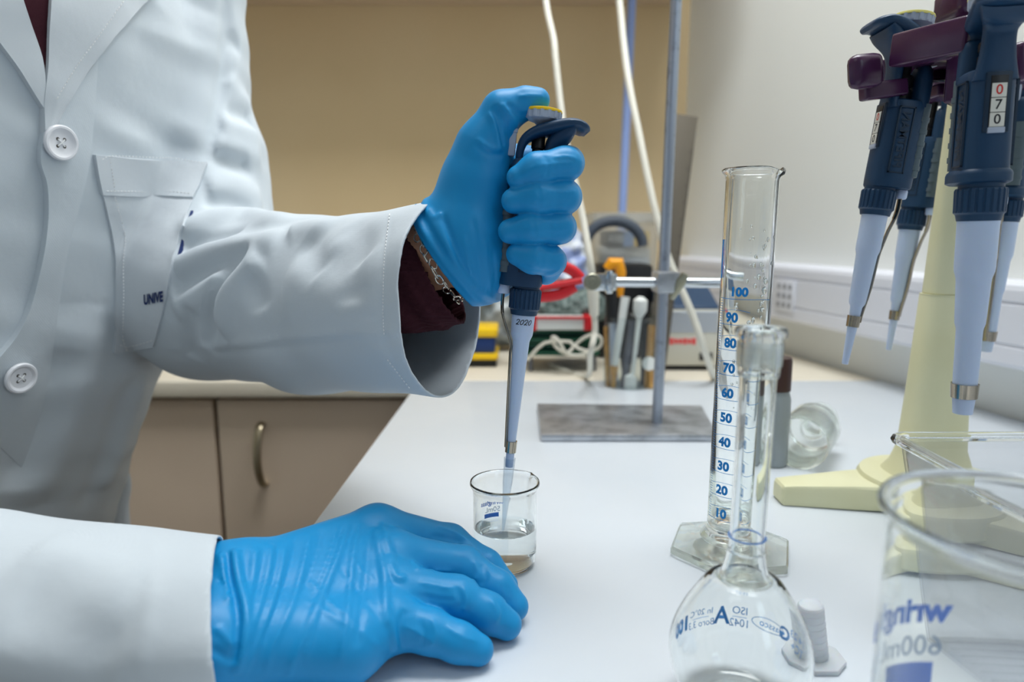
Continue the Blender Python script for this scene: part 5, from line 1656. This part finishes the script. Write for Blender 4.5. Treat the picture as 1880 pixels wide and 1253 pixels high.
# green rack with coiled white leads, labelled strip on top
x_, y_, z_, w_, d_, h_ = quad_box(966, 1102, 606, 1.12, 0.10, 0.026)
gr = empty('rack', (x_, y_, 0)); tag(gr, 'dark green metal rack on short legs under the red and white strip', 'rack')
for k_ in range(4):
    bm = B(); add_box(bm, (x_, y_ + 0.012 * (k_ % 2), z_ - h_ / 2 + h_ * (k_ + 0.5) / 4), (w_, d_, h_ / 4 - 0.003), None, 0.002); link('slat', bm, M['green'], gr)
bm = B(); add_box(bm, (x_, y_ + 0.008, z_), (w_ * 0.94, d_ * 0.8, h_ * 0.98)); link('panel', bm, M['slate_dark'], gr)
for sx_ in (-1, 1):
    for sy_ in (-1, 1):
        bm = B(); add_box(bm, (x_ + sx_ * (w_ / 2 - 0.008), y_ + sy_ * d_ * 0.4, 0.0140), (0.007, 0.007, 0.027), None, 0.001); link('leg', bm, M['grey_tool'], gr)
zt_ = z_ + h_ / 2
a_ = ony(978, 590, 1.10); b_ = ony(1080, 590, 1.10)
lb = empty('label_strip', (a_.lerp(b_, .5).x, 1.13, zt_)); tag(lb, 'white strip with red ends lying on top of the green rack', 'strip')
bm = B(); add_box(bm, (a_.lerp(b_, .5).x, 1.13, zt_ + 0.0125), (b_.x - a_.x, 0.05, 0.022), None, 0.002); link('body', bm, M['white_pl'], lb)
for e1 in (a_, b_):
    bm = B(); add_box(bm, (e1.x, 1.13, zt_ + 0.0125), (0.014, 0.053, 0.024), None, 0.002); link('end_cap', bm, M['red_grip'], lb)
bm = B(); add_box(bm, (a_.lerp(b_, .5).x, 1.1035, zt_ + 0.0225), (b_.x - a_.x, 0.004, 0.004)); link('red_edge', bm, M['red_grip'], lb)
# coiled leads in front of the rack
bm = B()
pts = []
for k_ in range(70):
    t = k_ / 69
    a1 = t * 5 * PI
    pts.append(ony(1055 - 10 * math.cos(a1) + 40 * math.sin(t * 7), 628 + 16 * math.sin(a1) + 10 * t, 1.100 - 0.010 * abs(math.sin(a1 * .5))))
pts = [ony(968, 662, 1.105), ony(1000, 630, 1.105)] + pts
add_tube(bm, smooth_path(pts, 3), 0.0026, 8); o = link('cable', bm, M['white_cord']); tag(o, 'coil of thin white cable looped across the front of the green rack', 'cable')

# grey mesh bundle above the strip
bm = B()
c_ = ony(1030, 562, 1.17)
vm, qm = surface(lambda p: smin(d_ell(p, (c_.x, 1.17, c_.z), (.080, .035, .030)), d_ell(p, (c_.x + .03, 1.17, c_.z - .008), (.05, .035, .028)), .02) + .003 * np.sin(p[:, 0] * 160) * np.sin(p[:, 2] * 220), (c_.x - .12, 1.12, c_.z - .06), (c_.x + .13, 1.27, c_.z + .06), .004)
o = link('mesh_bag', net_mesh('mesh_bag', vm, qm), M['grey_mesh'], angle=None); tag(o, 'grey green mesh bundle heaped above the red and white strip', 'bag')

# yellow and navy tape box
x_, y_, z_, w_, d_, h_ = quad_box(848, 914, 604, 1.16, 0.09, 0.012)
tb = empty('tape_box', (x_, y_, 0)); tag(tb, 'yellow and navy box on the cream worktop just behind the sleeve cuff', 'box')
bm = B(); add_box(bm, (x_, y_, z_ + h_ * 0.36), (w_, d_, h_ * 0.28), None, 0.004); link('lid', bm, M['yellow'], tb)
bm = B(); add_box(bm, (x_ - 0.003, y_, z_ - h_ * 0.04), (w_ * 0.93, d_ * 0.95, h_ * 0.52), None, 0.003); link('body', bm, M['navy_case'], tb)
bm = B(); add_box(bm, (x_, y_ - 0.004, z_ - h_ * 0.38), (w_ * 1.02, d_, h_ * 0.20), None, 0.004); link('base', bm, M['yellow'], tb)
bm = B(); add_box(bm, (x_, y_, 0.006), (w_ * 0.9, d_ * 0.9, 0.0125)); link('foot', bm, M['black_plastic'], tb)

# frosted organiser tub with the stack of packs
x_, y_, z_, w_, d_, h_ = quad_box(1086, 1206, 392, 1.36, 0.16)
tu = empty('storage_tub', (x_, y_, 0)); tag(tu, 'tall frosted plastic tub holding packs at the back of the worktop', 'tub')
bm = B(); add_ring_loft(bm, [rrect(x_ - w_ * .46, x_ + w_ * .46, y_ - d_ * .46, y_ + d_ * .46, .012, 0.001), rrect(x_ - w_ / 2, x_ + w_ / 2, y_ - d_ / 2, y_ + d_ / 2, .014, 2 * z_ - 0.012)], cap1=False)
link('shell', bm, M['tub'], tu)
bm = B(); rim_ = rrect(x_ - w_ / 2 - .004, x_ + w_ / 2 + .004, y_ - d_ / 2 - .004, y_ + d_ / 2 + .004, .016, 2 * z_ - 0.016)
add_ring_loft(bm, [rim_, [p + Vector((0, 0, .018)) for p in rim_], [Vector((x_ + (p.x - x_) * .93, y_ + (p.y - y_) * .93, p.z + .018)) for p in rim_], [Vector((x_ + (p.x - x_) * .93, y_ + (p.y - y_) * .93, p.z)) for p in rim_]], wrap=True); link('rim', bm, M['tub'], tu)
def pack(name, label, px0, px1, py0, py1, yb, dd, m_, zlow=None):
    a0, a1 = ony(px0, py1, yb), ony(px1, py0, yb)
    z0 = a0.z
    e0 = empty(name, ((a0.x + a1.x) / 2, yb + dd / 2, z0)); tag(e0, label, 'pack', 'packs in the frosted tub')
    bm = B(); add_box(bm, ((a0.x + a1.x) / 2, yb + dd / 2, (z0 + a1.z) / 2), (a1.x - a0.x, dd, a1.z - z0), None, 0.003); link('carton', bm, m_, e0)
    return e0, (a0.x + a1.x) / 2, (z0 + a1.z) / 2, a1.x - a0.x, a1.z - z0
M['pack_blue'] = mat('pale_blue_pack', rgb(120, 160, 210), 0.5)
M['pack_grey'] = mat('pale_grey_pack', rgb(186, 196, 206), 0.5)
pack('carton', 'pale grey pack at the bottom of the frosted tub', 1100, 1196, 500, 640, 1.375, 0.11, M['pack_grey'])
pack('carton', 'pale pack with a blue stripe in the middle of the frosted tub', 1110, 1194, 474, 499, 1.372, 0.11, M['pack_grey'])
pack('carton', 'white pack under the black and yellow one in the frosted tub', 1104, 1194, 454, 473, 1.374, 0.11, M['white_pl'])
e0, cx_, cz_, w1, h1 = pack('carton', 'black, blue and yellow pack on top in the frosted tub', 1113, 1192, 424, 453, 1.370, 0.11, M['black_plastic'])
bm = B(); add_box(bm, (cx_ + w1 * 0.02, 1.3695, cz_), (w1 * 0.24, 0.004, h1 * 0.98)); link('blue_panel', bm, M['pack_blue'], e0)
bm = B(); add_box(bm, (cx_ + w1 * 0.32, 1.3695, cz_), (w1 * 0.36, 0.004, h1 * 0.98)); link('yellow_panel', bm, M['yellow'], e0)
bm = B(); add_lathe(bm, [(0.0001, 0), (h1 * .26, 0), (h1 * .26, .001), (0.0001, .001)], 24, frame_z((cx_ + w1 * .34, 1.3674, cz_ + h1 * .1), (cx_ + w1 * .34, 1.3, cz_ + h1 * .1))); link('blue_dot', bm, M['pack_blue'], e0)
bm = B(); add_text(bm, '110', h1 * 0.62, lambda u, v: Vector((cx_ - w1 * 0.28 + u, 1.3693, cz_ + v)), 0.0006); link('lettering', bm, M['white_pl'], e0, smooth=False)
# dark coil of tubing leaning over the packs
M['dark_tube'] = mat('dark_grey_tubing', rgb(76, 84, 96), 0.5)
bm = B()
pts = [ony(1075 + 70 * (1 - math.cos(t)) * 0.75, 452 - 46 * math.sin(t), 1.325) for t in [PI * k_ / 16 for k_ in range(17)]]
q0 = pts[0].copy(); q0.z = 0.011; q1 = pts[-1].copy()
add_tube(bm, smooth_path([q0, pts[0].lerp(q0, .5)] + pts, 2), 0.0105, 12); o = link('tubing', bm, M['dark_tube']); tag(o, 'thick dark grey tubing arching in front of the frosted tub', 'tubing')

# black case with clear bags around it
x_, y_, z_, w_, d_, h_ = quad_box(1098, 1196, 486, 1.245, 0.09)
kc_ = empty('black_case', (x_, y_, 0)); tag(kc_, 'black instrument case standing between the tool jar and the frosted tub', 'case')
bm = B(); add_box(bm, (x_, y_, z_), (w_, d_, h_), None, 0.006); link('shell', bm, M['black_plastic'], kc_)
bm = B(); add_box(bm, (x_, y_ - d_ / 2, z_ + h_ * 0.30), (w_ * 0.8, 0.004, 0.003)); link('seam', bm, M['grey_tool'], kc_)
def crumple(name, label, px, py, y, r, seed, m_):
    c_ = ony(px, py, y)
    rr = random.Random(seed)
    ph = [rr.uniform(0, 6) for _ in range(6)]
    hgt = max(c_.z + r[2], .03) / 2
    def fn(p):
        d = d_ell(p, (c_.x, y, hgt + .002), (r[0], r[1], hgt))
        return np.maximum(d + .008 * np.sin(p[:, 0] * 70 + ph[0] + 3 * np.sin(p[:, 2] * 50 + ph[1])) * np.sin(p[:, 2] * 80 + p[:, 1] * 60 + ph[2]) + .004 * np.sin(p[:, 0] * 170 + ph[3]) * np.sin(p[:, 2] * 150 + ph[4]), .001 - p[:, 2])
    v_, q_ = surface(fn, (c_.x - r[0] - .03, y - r[1] - .03, -.01), (c_.x + r[0] + .03, y + r[1] + .03, 2 * hgt + .03), .005)
    o_ = link(name, net_mesh(name, v_, q_), m_, angle=None); tag(o_, label, 'bag'); return o_
M['bag_blue'] = mat('blue_white_pack', rgb(150, 166, 214), 0.35, noise=(28, rgb(226, 230, 236), 0.45, 0.58))
M['bag_grey'] = mat('silvery_wrap', rgb(196, 202, 204), 0.3, noise=(24, rgb(120, 128, 130), 0.42, 0.62))
crumple('plastic_bag', 'blue and white crumpled bag behind the gloved fingers and red clamp', 1046, 470, 1.28, (.040, .030, .045), 2, M['bag_blue'])
crumple('plastic_bag', 'silvery crumpled bag above the yellow and navy box', 915, 545, 1.36, (.075, .06, .05), 5, M['bag_grey'])
# blue tray far left on the worktop
x_, y_, z_, w_, d_, h_ = quad_box(215, 345, 634, 1.34, 0.20)
tr_ = empty('tray', (x_, y_, 0)); tag(tr_, 'lilac blue tray on the cream worktop between the coat and the sleeve', 'tray')
bm = B(); add_box(bm, (x_, y_, z_), (w_, d_, h_), None, 0.004); link('body', bm, M['blue_pole'], tr_)
bm = B(); add_box(bm, (x_, y_ - 0.002, 0.003), (w_ * 1.02, d_, 0.005), None, 0.001); link('wooden_base', bm, M['tan_wood'], tr_)
